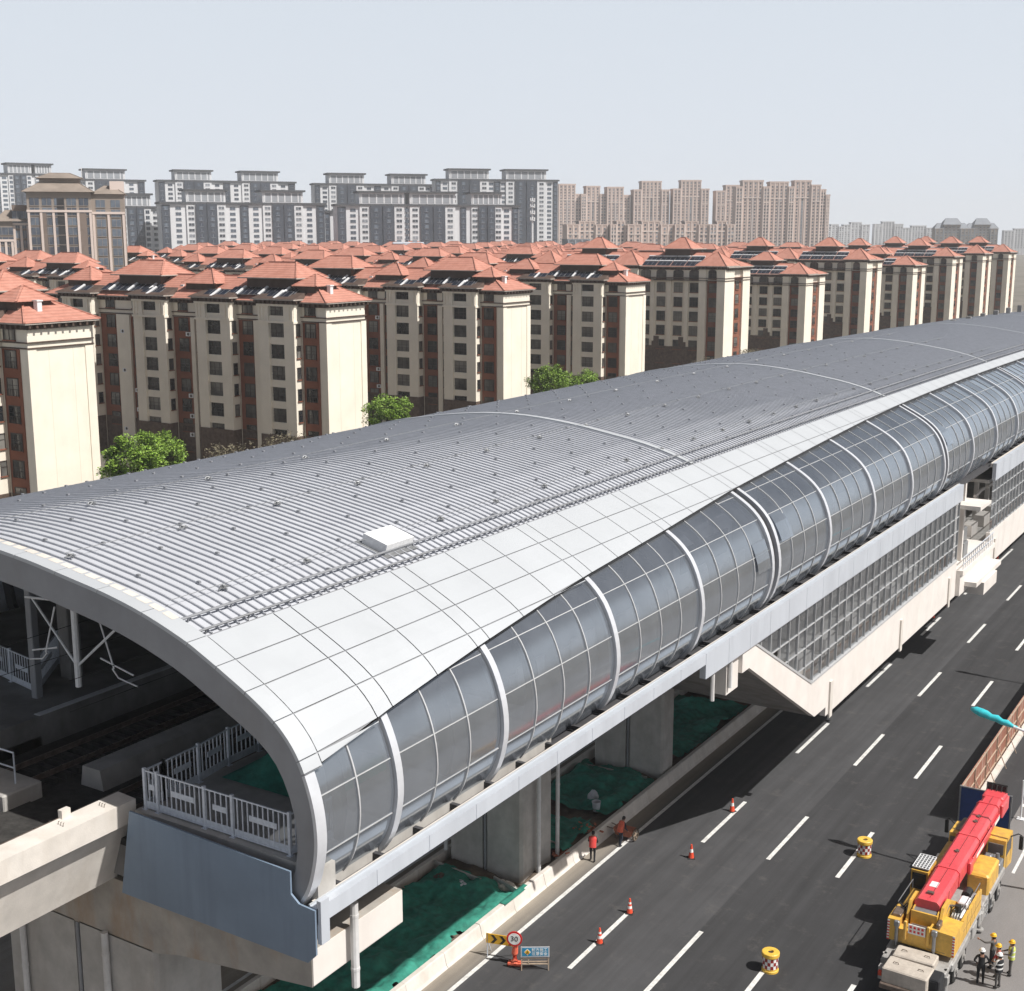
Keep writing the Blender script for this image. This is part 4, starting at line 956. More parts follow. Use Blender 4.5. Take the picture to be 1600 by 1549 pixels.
def tower_W(label,x,y,w,h,yaw,crowns,group):
    """white grid and dark glass-bay tower with slab roofs; crowns = list of (u0,u1,dz)"""
    t=thing('apartment_tower',label,'apartment tower',(x,y,0),R(yaw+12),group); W=Wins(t); d=14; hw=h-8
    b=MB(); b.box(-w/2,w/2,0,d,0,hw); b.build('wall',M['tw_white'],t)
    b=MB(); b.box(-w/2-.9,w/2+.9,-1.2,d+.9,hw,hw+1.1); b.build('roof_slab',M['tw_roof'],t)
    cells=[]; pos=-w/2
    edges=[]
    for u0,u1 in crowns:
        a,c=-w/2+u0*w,-w/2+u1*w; m=(a+c)/2; cw=c-a
        b=MB(); b.box(a,c,-.8,d-1,0,h-1.0); 
        for k in range(6): b.box(a+(k+.2)*cw/6,a+(k+.2)*cw/6+.7,-1.0,-.8,h-6.8,h-1.4)
        cr=b.build('crown_block',M['tw_white'],t)
        b=MB(); b.box(a-1.3,c+1.3,-2.2,d,h-1.0,h); b.build('crown_slab',M['tw_roof'],cr)
        b=MB(); b.box(a+cw*.05,c-cw*.05,-.86,-.8,h-6.6,h-1.8); b.build('attic_glazing',M['tw_grey'],cr)
        dw=cw*.27
        b=MB(); b.box(m-dw,m-.35,-1.6,-.8,0,h-8); b.box(m+.35,m+dw,-1.6,-.8,0,h-8); b.box(m-.35,m+.35,-1.2,-.8,0,h-8); db=b.build('dark_bay',M['tw_dark'],t)
        edges.append((a,c,m,dw))
    lo=h*.28
    def fl(top): 
        z=top
        while z>lo: yield z; z-=3.0
    for a,c,m,dw in edges:
        for z in fl(h-10):
            for xx in ((a+m-dw)/2,(c+m+dw)/2): W.put(wA if (m-dw-a)>4 else wB,xx,-.82,z)
    for a,c,m,dw in edges:
        for z in fl(h-10):
            for xx in (m-dw/2-.2,m+dw/2+.2): W.put(wB,xx,-1.62,z)
    # wings between / outside crowns
    segs=[]; p=-w/2
    for a,c,_,_ in edges: segs.append((p,a)); p=c
    segs.append((p,w/2))
    for a,c in segs:
        sw=c-a
        if sw<3: continue
        b=MB(); q=min(5.2,sw*.42); 
        for xa in ([a] if a<=-w/2+.01 else [c-q] if c>=w/2-.01 else [(a+c)/2-q/2]):
            b.box(xa+.3,xa+q-.3,-.5,0,0,hw-.6); b.build('dark_bay',M['tw_dark'],t)
            for z in fl(hw-2.2): W.put(wB,xa+q/2,-.52,z)
            for x0,x1 in ((a,xa),(xa+q,c)):
                if x1-x0>3.4:
                    for z in fl(hw-2.2): W.put(wA,(x0+x1)/2,-.02,z)
    W.done(); return t
def tower_P(label,x,y,w,h,yaw,steps,group,wall='tw_pink',light='tw_pinkl',d=16,stair=True,wm=None,fh=2.95):
    """masonry tower with stepped top; steps = list of (u0,u1,height fraction)"""
    wm=wm or wC; t=thing('apartment_tower',label,'apartment tower',(x,y,0),R(yaw),group); W=Wins(t); cells=[]
    for i,(u0,u1,f) in enumerate(steps):
        a,c=-w/2+u0*w,-w/2+u1*w; hh=h*f; y0=-1.2 if i%2==0 else 0
        b=MB(); b.box(a,c,y0,d-(i%2)*2,0,hh); b.box(a-.3,c+.3,y0-.3,d,hh*.985-.4,hh); blk=b.build('wall_block',M[wall],t)
        b=MB(); n=max(2,int((c-a)/4.2))
        for k in range(n+1): xx=a+.45+(c-a-.9)*k/n; b.box(xx-.4,xx+.4,y0-.35,y0,0,hh*.985)
        b.box(a,c,y0-.4,y0,hh*.80,hh*.80+.9); b.build('pilaster',M[light],blk)
        if stair and (c-a)>12:
            b=MB(); m=(a+c)/2; b.box(m-.9,m+.9,y0-.1,y0,0,hh*.8); b.build('stair_glazing',M['tw_slate'],blk)
        cells.append((a,c,y0,hh,n))
    z=h-3.2; lo=h*.22
    while z>lo:
        for a,c,y0,hh,n in cells:
            if z<hh-2.6:
                for k in range(n): W.put(wm,a+.45+(c-a-.9)*(k+.5)/n,y0-.04,z)
        z-=fh
    W.done()
    return t
GW='white and dark glazed towers'
tower_W('white and dark tower partly hidden right of the brown tower, lower front row',-566,519,28,55,48,[(.06,.66)],GW)
tower_W('wide white and dark twin-crowned tower in the front row left of centre',-518,549,91,57,43,[(.15,.385),(.61,.86)],GW)
tower_W('narrow white grid tower squeezed between the two wide front towers',-490,590,11,53,40,[],GW)
tower_W('widest white and dark tower with three crowns stepping down to the right',-431,603,103,56,36,[(.12,.36),(.39,.64),(.73,.90)],GW)
tower_W('tall white and dark tower behind the brown tower at the left edge',-779,610,41,81,52,[(.22,.6),(.66,.93)],GW)
tower_W('tall white and dark tower rising just right of the brown tower',-729,641,47,77,49,[(.14,.71)],GW)
tower_W('tall twin-crowned tower peeking over the wide front tower, left of centre',-660,684,95,76,44,[(.12,.38),(.6,.87)],GW)
tower_W('tall twin-crowned tower behind the three-crowned one, centre',-574,738,84,74,38,[(.12,.41),(.64,.93)],GW)
tower_W('tallest dark glazed tower with two crowns left of the pink towers',-502,783,87,77,33,[(.11,.43),(.57,.9)],GW)
# brown tower at the left
def tower_G():
    t=thing('apartment_tower','brown and cream tower with tiled hip roof at the upper left','apartment tower',(-343,281,0),R(47)); W=Wins(t); w=38.5
    segs=[(-19.2,-14.6,37,0,'tw_tan'),(-14.6,-9.8,42,0.8,'tw_tanbrown'),(-9.8,9.3,46,-2.2,'tw_tan'),(9.3,19.2,45.5,0,'tw_tan')]
    for a,c,h,y0,m in segs:
        b=MB(); b.box(a,c,y0,13,0,h); blk=b.build('wall_block',M[m],t)
        b=MB(); n=max(2,int((c-a)/3.6))
        for k in range(n+1):
            xx=a+.4+(c-a-.8)*k/n; b.box(xx-.35,xx+.35,y0-.35,y0,0,h-6.3)
        b.box(a-.15,c+.15,y0-.45,y0,h-6.2,h-5.5); b.build('pilaster',M['tw_pinkl'],blk)
        z=h-3
        while z>6:
            for k in range(n): W.put(wD,a+.4+(c-a-.8)*(k+.5)/n,y0-.03,z)
            z-=3.0
    b=MB(); b.box(-.9,1.3,-2.35,-2.2,3,44); b.build('stair_recess',M['dark'],t)
    for xa in (-6.3,5.6): 
        b=MB(); b.box(xa,xa+2.1,-2.5,-2.2,0,39.5); b.build('brown_panel',M['tw_tanbrown'],t)
    b=MB(); hip(b,-11,10.5,-3.4,14,46,50.2,7); b.box(-6,6,3,9,48.3,50.3); hip(b,-7,7,1.5,10,50.3,52,4); r=b.build('roof',M['tw_tanroof'],t)
    b=MB(); hip(b,9.3,19.8,-.8,13.5,45.5,48.2,4); b.build('wing_roof',M['tw_tanroof'],t)
    b=MB(); hip(b,-20,-9.8,-.8,13.5,37,40.5,3); b.build('wing_roof',M['tw_tanroof'],t)
    b=MB(); b.box(15,19.3,3,9,44,49.6); b.build('roof_stair_house',M['tw_pinkl'],t)
    b=MB(); b.tube([(6.6,6,50),(6.6,6,54)],.12,5); b.build('antenna',M['whitepaint'],t)
    W.done()
tower_G()
GP='pink stone towers'
st5=[(0,.22,.90),(.22,.78,1),(.78,1,.90)]
RT=12
for (x,y,w,h,yaw,l,s) in ((-691,1219,25,84,30,'left of the three joined pink towers beside the dark glazed tower',[(0,.72,1),(.72,1,.88)]),(-670,1232,27,82,29,'middle of the three joined pink towers',[(0,.2,.9),(.2,.75,1),(.75,1,.9)]),(-648,1246,25,81,27,'right of the three joined pink towers, with shadow on its side',[(0,.7,1),(.7,1,.9)]),
    (-619,1264,38,87,26,'free-standing pink tower with stepped top, the left one of a pair',st5),(-584,1286,38,88,24,'free-standing pink tower with stepped top, the right one of a pair',st5),(-550,1308,29,83,23,'pink tower half hidden behind the broad pink group',[(0,.35,.93),(.35,1,1)])):
    tower_P(l,x,y,w,h,yaw+RT,s,GP)
tower_P('broad pink tower group with three stepped crowns, largest on the skyline right of centre',-449,1194,88,82,33,[(0,.07,.93),(.07,.29,1),(.29,.36,.93),(.36,.56,.985),(.56,.62,.93),(.62,.80,1),(.80,.9,.95),(.9,.96,.9),(.96,1,.84)],GP)
GQ='low pink blocks before the pink towers'
for (x,y,w,h,yaw,l) in ((-507,922,33,43,29,'left'),(-484,935,17,43,27,'second from left'),(-464,948,38,43,26,'middle, widest'),(-437,965,27,43,24,'fourth from left'),(-417,978,20,43,23,'right')):
    tower_P('low pink block with pale pilasters in front of the pink towers, '+l,x,y,w,h,yaw+RT,[(0,.3,.94),(.3,.7,1),(.7,1,.94)],GQ,stair=False)
tower_P('low grey block before the low pink ones, beside the dark glazed tower',-385,703,27,30,29+RT,[(0,.5,1),(.5,1,.95)],None,'tw_slate','tw_grey',stair=False)
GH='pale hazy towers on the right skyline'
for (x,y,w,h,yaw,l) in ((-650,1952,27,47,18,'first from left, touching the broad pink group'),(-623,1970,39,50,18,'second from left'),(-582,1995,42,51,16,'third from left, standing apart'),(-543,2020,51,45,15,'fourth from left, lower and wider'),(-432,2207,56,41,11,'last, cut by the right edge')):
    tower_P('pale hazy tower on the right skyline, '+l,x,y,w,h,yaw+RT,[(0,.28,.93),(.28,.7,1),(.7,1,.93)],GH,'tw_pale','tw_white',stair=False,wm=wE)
for x,y,w,h,l in ((-376,1534,37,43,'left'),(-347,1552,34,43,'right')):
    t=tower_P('grey tower with mansard roof, %s one of the hazy pair at right'%l,x,y,w,h,14+RT,[(0,.25,.9),(.25,.75,1),(.75,1,.9)],'grey mansard towers','tw_tan','tw_slate',stair=False)
    b=MB(); hip(b,-w*.28,w*.28,-2,15,h,h+7,4); hip(b,-w*.52,-w*.2,-1,15,h*.9,h*.9+6,4); hip(b,w*.2,w*.52,-1,15,h*.9,h*.9+6,4); b.build('mansard_roof',M['tw_slate'],t)
# mobile mast and roof plant
t=thing('antenna_mast','slim white antenna mast in front of the tallest dark tower','antenna mast',(-370,612,0))
b=MB(); b.tube([(0,0,0),(0,0,40),(0,0,52)],[.7,.5,.25],8); b.build('pole',M['whitepaint'],t)
for z in (40,43.5,47,50):
    b=MB(); b.lathe([(.3,0),(1.3,.1),(1.3,.4),(.3,.5)],8,(0,0,z)); 
    for k in range(3): a=k*2.1; b.box(1.2*math.cos(a)-.25,1.2*math.cos(a)+.25,1.2*math.sin(a)-.25,1.2*math.sin(a)+.25,z-.3,z+1.8)
    b.build('antenna_ring',M['whitepaint'],t)
t=thing('plant_building','plain blue grey box building behind the red roofs, left of centre','building',(-352,476,0),R(38))
b=MB(); b.bev(-7,7,0,10,0,29.5,.3); b.bev(-11,-7,2,10,0,27,.3); b.build('wall',M['fascia'],t)
b=MB(); b.box(-5,-3,2,4,29.5,30.6); b.box(2,4,3,6,29.5,30.3); b.build('roof_plant',M['tw_slate'],t)
# ================================================================== text
def text_mb(txt,size,m=0,depth=.004):
    cu=D.curves.new('lettering','FONT'); cu.body=txt; cu.size=size; cu.align_x='CENTER'; cu.align_y='CENTER'; cu.extrude=depth; cu.resolution_u=3
    o=D.objects.new('lettering',cu); COL.objects.link(o); dg=bpy.context.evaluated_depsgraph_get(); dg.update()
    me=o.evaluated_get(dg).to_mesh(); b=MB()
    b.add([(v.co.x,-v.co.z,v.co.y) for v in me.vertices],[tuple(p.vertices) for p in me.polygons],m)
    o.evaluated_get(dg).to_mesh_clear(); D.objects.remove(o); D.curves.remove(cu); return b
# ================================================================== cones and barrels
def cone(label,loc,h=.78,bands=2):
    t=thing('traffic_cone',label,'traffic cone',loc,random.uniform(0,3),'traffic cones on the first lane line')
    b=MB(); b.bev(-.2,.2,-.2,.2,0,.045,.02); b.build('base',M['black'],t)
    ms=[0,1,0,1,0] if bands==2 else [0,1,0]
    zz=[.045,.28,.42,.52,.62,h] if bands==2 else [.045,.36,.55,h]
    b=MB(); b.lathe([(.155-(z-.045)/(h-.045)*.115,z) for z in zz]+[(.0,h)],16,ms=ms+[0]); b.build('body',[M['orange_cone'],M['refl_white']],t,smooth=False)
    return t
for x,y,l,bd in ((-26.73,50.63,'traffic cone nearest the warning signs, white banded, at the dash',2),(-26.8,53.92,'second white banded cone up the first lane line',2),(-26.64,60.95,'orange cone standing in sun just before the station shadow',1),(-27.04,67.61,'orange cone half inside the station shadow edge',1),
    (-27.36,113.84,'tiny white topped cone in the shade below the concourse',2),(-27.23,118.2,'far orange cone beside the concourse wall',1),(-27.35,139.26,'farthest orange cone at the second concourse block',1)):
    cone(l,(x,y,0),.80,bd)
def barrel(label,loc):
    t=thing('crash_barrel',label,'crash barrel',loc,0,'crash barrels on the third lane line')
    r=.36; b=MB(); b.lathe([(r+.03,0),(r+.03,.10),(r,.12),(r,.20)],24); b.lathe([(r,.72),(r+.01,.74),(r+.05,.78),(r+.05,.93),(r+.02,.96),(.15,.96),(.13,.90),(0,.88)],24); b.build('shell',M['barrel_yellow'],t,smooth=False)
    b=MB(); n=16
    for j in range(3):
        for k in range(n):
            a0,a1=2*math.pi*k/n,2*math.pi*(k+1)/n; z0,z1=.20+.175*j,.20+.175*(j+1)
            b.quad((r*math.cos(a0),r*math.sin(a0),z0),(r*math.cos(a1),r*math.sin(a1),z0),(r*math.cos(a1),r*math.sin(a1),z1),(r*math.cos(a0),r*math.sin(a0),z1),(k+j)%2)
    b.build('checker_band',[M['refl_white'],M['barrel_red']],t)
    b=MB(); b.lathe([(.12,.885),(.13,.9)],16); b.lathe([(0,.892),(.125,.892)],16); b.build('filler_hole',M['dark'],t)
barrel('red and white checked yellow barrel at the bottom edge lane dash',(-18.97,52.74,0)); barrel('red and white checked yellow barrel left of the crane cab',(-18.76,66.22,0))
# ================================================================== signs
t=thing('chevron_board','yellow board with dark chevrons on thin legs by the kerb','road sign',(-29.95,47.0,0),R(16))
b=MB(); b.box(-.78,.62,-.02,.02,.72,1.20); b.build('board',M['sign_yellow'],t)
b=MB()
for k in range(3):
    x=-.55+k*.42; z0,zm,z1=.76,.96,1.16
    b.prism([(x,z1),(x+.15,z1),(x+.32,zm),(x+.15,z0),(x,z0),(x+.17,zm)],'y',-.027,-.021)
b.build('chevrons',M['sign_black'],t)
for x in (-.72,.55):
    b=MB(); b.bar((x,0,0),(x,.0,1.2),.04); b.bar((x,.02,.9),(x,.55,0),.03); b.build('leg',M['railwhite'],t)
t=thing('speed_sign','round red ringed 30 sign on a faded red stand','road sign',(-29.22,46.95,0),R(24))
b=MB(); b.tube([(0,0,.05),(0,0,.55),(.04,-.02,1.05)],[.20,.15,.12],12); b.bev(-.33,.33,-.2,.2,0,.08,.02); b.build('stand',M['vest_orange'],t)
b=MB(); b.tube([(0,-.17,1.36),(0,-.13,1.36)],.37,32); b.build('red_ring',M['sign_red'],t)
b=MB(); b.tube([(0,-.178,1.36),(0,-.16,1.36)],.285,32); b.build('disc',M['refl_white'],t)
b=text_mb('30',.36); b.xf(Matrix.Translation((0,-.184,1.36))); b.build('number',M['sign_black'],t)
t=thing('works_sign','blue road works sign board on a beige trestle frame','road sign',(-28.14,46.98,0),R(33))
b=MB()
for x in (-.62,.62):
    b.bar((x,0,0),(x,0,1.2),.05); b.bar((x,.03,1.1),(x,.6,0),.04)
for z in (.33,.62): b.bar((-.62,0,z),(.62,0,z),.05)
b.bar((-.62,.58,.1),(.62,.58,.1),.04); b.bar((-.3,0,.33),(-.3,0,.62),.05); b.build('frame',M['beige_steel'],t)
b=MB(); b.box(-.66,.66,-.06,-.03,.70,1.22); b.build('border',M['alu_trim'],t)
b=MB(); b.box(-.60,.60,-.068,-.06,.76,1.17); b.build('panel',M['sign_blue'],t)
b=MB(); b.prism([(-.36,.80),(-.20,.965),(-.36,1.13),(-.52,.965)],'y',-.075,-.068,0); b.prism([(-.36,.83),(-.23,.965),(-.36,1.10),(-.49,.965)],'y',-.079,-.075,1); b.build('diamond',[M['refl_white'],M['sign_yellow']],t)
b=MB(); b.lathe([(.0,-.02),(.022,0),(0,.02)],8,(-.345,-.082,1.02)); b.bar((-.35,-.082,1.0),(-.385,-.082,.93),.03,.005); b.bar((-.385,-.082,.93),(-.345,-.082,.875),.025,.005); b.bar((-.385,-.082,.93),(-.42,-.082,.87),.025,.005); b.bar((-.35,-.082,.985),(-.30,-.082,.93),.02,.005); b.prism([(-.32,.87),(-.25,.87),(-.285,.91)],'y',-.084,-.08); b.build('worker_symbol',M['sign_black'],t)
b=text_mb('前方施工',.185); b.xf(Matrix.Translation((.20,-.072,1.06))); b2=text_mb('注意安全',.185); b2.xf(Matrix.Translation((.20,-.072,.865))); b.add(b2.v,b2.f); b.build('lettering',M['refl_white'],t)

# ================================================================== site hoarding
t=thing('site_hoarding','long red brown and cream hoarding fence with blue end panel behind the crane','fence',(-15.42,73.4,0))
for k in range(38):
    y=73.5+k*3.0; b=MB(); b.box(-15.46,-15.42,y,y+2.97,.05,2.14)
    for j in range(10): b.box(-15.42,-15.395,y+.1+j*.29,y+.22+j*.29,.1,2.1)
    b.build('fence_panel',M['rust_board'],t,world=True)
b=MB()
for k in range(39):
    y=73.5+k*3.0; b.box(-15.39,-15.31,y-.04,y+.04,0,2.16); b.bar((-15.35,y,1.5),(-14.7,y,.05),.045)
for z in (.35,1.2,2.12): b.box(-15.395,-15.34,73.45,187,z-.03,z+.03)
b.build('fence_frame',M['beige_steel'],t,world=True)
b=MB(); b.box(-15.30,-14.95,73.6,187,.004,.20); b.build('base_blocks',M['conc_light'],t,world=True)
b=MB(); b.box(-15.46,-12.62,73.36,73.40,.04,2.14); b.build('end_panel',M['blue_sheet'],t,world=True)
b=MB()
for x in (-15.46,-12.66): b.box(x-.04,x+.04,73.3,73.42,0,2.2)
b.box(-15.46,-12.62,73.33,73.42,2.12,2.18); b.build('end_frame',M['steel'],t,world=True)
t=thing('marker_pole','thin white pole beside the blue hoarding end','pole',(-12.45,75.5,0)); b=MB(); b.tube([(0,0,0),(0,0,2.4)],.05,8); b.box(-.2,.2,-.2,.2,0,.05); b.build('pole',M['whitepaint'],t)
# ================================================================== street lamps with wrapped heads
def lamp(label,x,y):
    t=thing('street_lamp',label,'street lamp',(-7.2,y,0),0,'street lamps along the side road')
    b=MB(); b.tube([(-7.2,y,0),(-7.2,y-.6,7.0),(-7.6,y-.6,7.6),(-8.6,y-.5,7.95),(x+2.2,y-.25,8.52)],[.12,.09,.085,.08,.07],10); b.build('pole',M['whitepaint'],t,world=True)
    b=MB(); prof=[.05,.10,.17,.15,.19,.17,.21,.23,.2,.09]
    b.tube([(x+2.4-i*.267,y-.25+.028*i+.03*math.sin(i*2),8.5+.056*i+.03*math.cos(i*3)) for i in range(10)],prof,12); b.build('wrapped_head',M['cyan_wrap'],t,smooth=True,world=True)
lamp('street lamp with cyan plastic wrapped head reaching over the road at right',-14.0,67.55); lamp('next street lamp beyond the right edge, only its shadow in view',-15.1,100.8)
# ================================================================== median litter, nets, planks
def netsheet(label,x0,x1,y0,y1,seed,th=-.12,hump=.35,edge=.6):
    nx,ny=int((x1-x0)/.13),int((y1-y0)/.13); b=MB(); idx={}
    def P(i,j):
        x=x0+(x1-x0)*i/nx; y=y0+(y1-y0)*j/ny
        h=mnoise.noise(Vector((x*.45,y*.4,seed)))+.4*mnoise.noise(Vector((x*1.1,y*1.0,seed+3)))
        z=soil_z(x,y)+.07+max(0,h+.3)*hump+.16*abs(mnoise.noise(Vector((x*2.0+y*.9,y*1.3-x*.5,seed+7))))+.05*mnoise.noise(Vector((x*5,y*5,seed)))
        if x>-32.15: z=max(z,.745)
        return (x,y,z)
    def inside(i,j):
        u,v=i/nx,j/ny; d=min(u*(x1-x0),(1-u)*(x1-x0),v*(y1-y0),(1-v)*(y1-y0))
        x=x0+(x1-x0)*u; y=y0+(y1-y0)*v
        return min(d/edge,1)+.9*mnoise.noise(Vector((x*.55,y*.5,seed+11)))+.25*mnoise.noise(Vector((x*2,y*2,seed+13)))>.42+th
    for i in range(nx):
        for j in range(ny):
            if inside(i+.5,j+.5):
                q=[]
                for a in ((i,j),(i+1,j),(i+1,j+1),(i,j+1)):
                    if a not in idx: idx[a]=len(b.v); b.v.append(P(*a))
                    q.append(idx[a])
                b.f.append(tuple(q)); b.m.append(0)
    o=b.build('dust_net',M['net'],smooth=True); tag(o,label,'dust net',group='green dust nets on the median')
netsheet('big green dust net in the foreground, partly sunlit along the barrier',-37.4,-32.15,30,52.4,1.0,-.22,.45,.45)
netsheet('bright green net end flopped over the barrier top beside the first fluted pier',-33.6,-31.75,50.2,52.6,2.0,-.35,.25,.3)
netsheet('green net heap between the two grey piers, nearest the standing workers',-37.2,-32.3,56.8,61.2,5.0,-.25,.55)
netsheet('shaded green net with a white bag on it beyond the workers',-38,-32.3,62.2,69.0,9.0,-.3,.5)
netsheet('dark green net behind the wide grey pier under the concourse',-38,-32.3,72.4,83.5,14.0,-.2,.5)
netsheet('farthest green net, almost black in the station shade',-38,-32.3,84,100,21.0,-.1,.4)
def decknet():
    b=MB(); 
    def P(u,v):
        x=-32.4+u*4.6; y=32.0+v*4.5; e=min(u,1-u,v,1-v)*4
        return (x,y,14.0+.03+min(1,e)*(1.3*max(0,mnoise.noise(Vector((x*.5,y*.45,31)))+.35)+.25*abs(mnoise.noise(Vector((x*2,y*2,33))))))
    b.grid(P,36,36); o=b.build('dust_net',M['net'],smooth=True); tag(o,'green net heap on the station end deck behind the white railing','dust net'); rescale(o)
decknet()
def plank(label,p,q,h=.45):
    o=MB(); o.bar((p[0],p[1],h/2),(q[0],q[1],h/2),.09,h); x=o.build('concrete_plank',M['conc']); tag(x,label,'concrete plank',group='concrete planks round the pier'); return x
plank('long concrete plank standing left of the fluted pier',(-37.6,52.3),(-34.3,51.9),.65); plank('short concrete plank tilted against the barrier by the fluted pier',(-34.0,52.6),(-31.95,52.0),.6); plank('low plank behind the fluted pier drain pipes',(-34.2,57.9),(-32.2,57.6),.5); plank('low plank beside the wide grey pier',(-37.2,68.2),(-33,68.4),.5)
def lump(name,label,cat,x,y,r,h,mt,n=7,seed=0,group=None):
    b=MB(); z0=soil_z(x,y)+.05 if x<-32 else 0
    def fn(u,v):
        a=u*2*math.pi; ph=v*math.pi/2; k=1+.45*mnoise.noise(Vector((math.cos(a)*1.5,math.sin(a)*1.5,v*2+seed)))
        return (x+r*k*math.cos(a)*math.cos(ph),y+r*k*.8*math.sin(a)*math.cos(ph),z0+h*k*math.sin(ph))
    b.grid(fn,18,8); o=b.build(name,M[mt]); tag(o,label,cat,group); return o
lump('plastic_bag','white plastic bag lying on the green net beyond the workers','bag',-34.4,64.0,.35,.5,'bagwhite',seed=3)
lump('plastic_bag','white bag on the soil left of the fluted pier','bag',-35.0,51.2,.38,.22,'bagwhite',seed=6)
lump('stone_heap','pale rubble heap at the foot of the bright net end','rubble',-33.3,52.6,.6,.4,'conc_light',seed=11); lump('stone_heap','brown rubble heap beside the plank','rubble',-36.3,51.2,.5,.4,'soil',seed=15)
t=thing('plastic_bucket','white plastic bucket on the soil by the green nets','bucket',(-33.5,62.8,soil_z(-33.5,62.8)+.15))
b=MB(); b.lathe([(.19,0),(.25,.55),(.27,.56),(.27,.60),(.24,.60),(.18,.03),(0,.03)],20); b.build('body',M['bagwhite'],t); b=MB(); b.tube([(.27*math.cos(a*.4),.0+.27*math.sin(a*.4)-.05,.5-.12*math.sin(a*.4)) for a in range(9)],.012,5); b.build('handle',M['steel'],t)
def bricks(label,x,y,n,seed):
    random.seed(seed); b=MB(); z0=soil_z(x,y)+.05
    for i in range(n):
        M1=Matrix.Translation((x+random.gauss(0,.28),y+random.gauss(0,.28),z0+abs(random.gauss(0,.14))))@Matrix.Rotation(random.uniform(0,3),4,'Z')@Matrix.Rotation(random.uniform(-.5,.5),4,'X')
        s=len(b.v); b.box(-.12,.12,-.057,.057,0,.06); b.xf(M1,s)
    o=b.build('brick_heap',M['brick']); tag(o,label,'bricks')
bricks('red bricks tumbled against the barrier behind the first worker',-32.45,57.1,40,3); bricks('red bricks heaped behind the barrier between the two workers',-32.6,59.9,46,4)

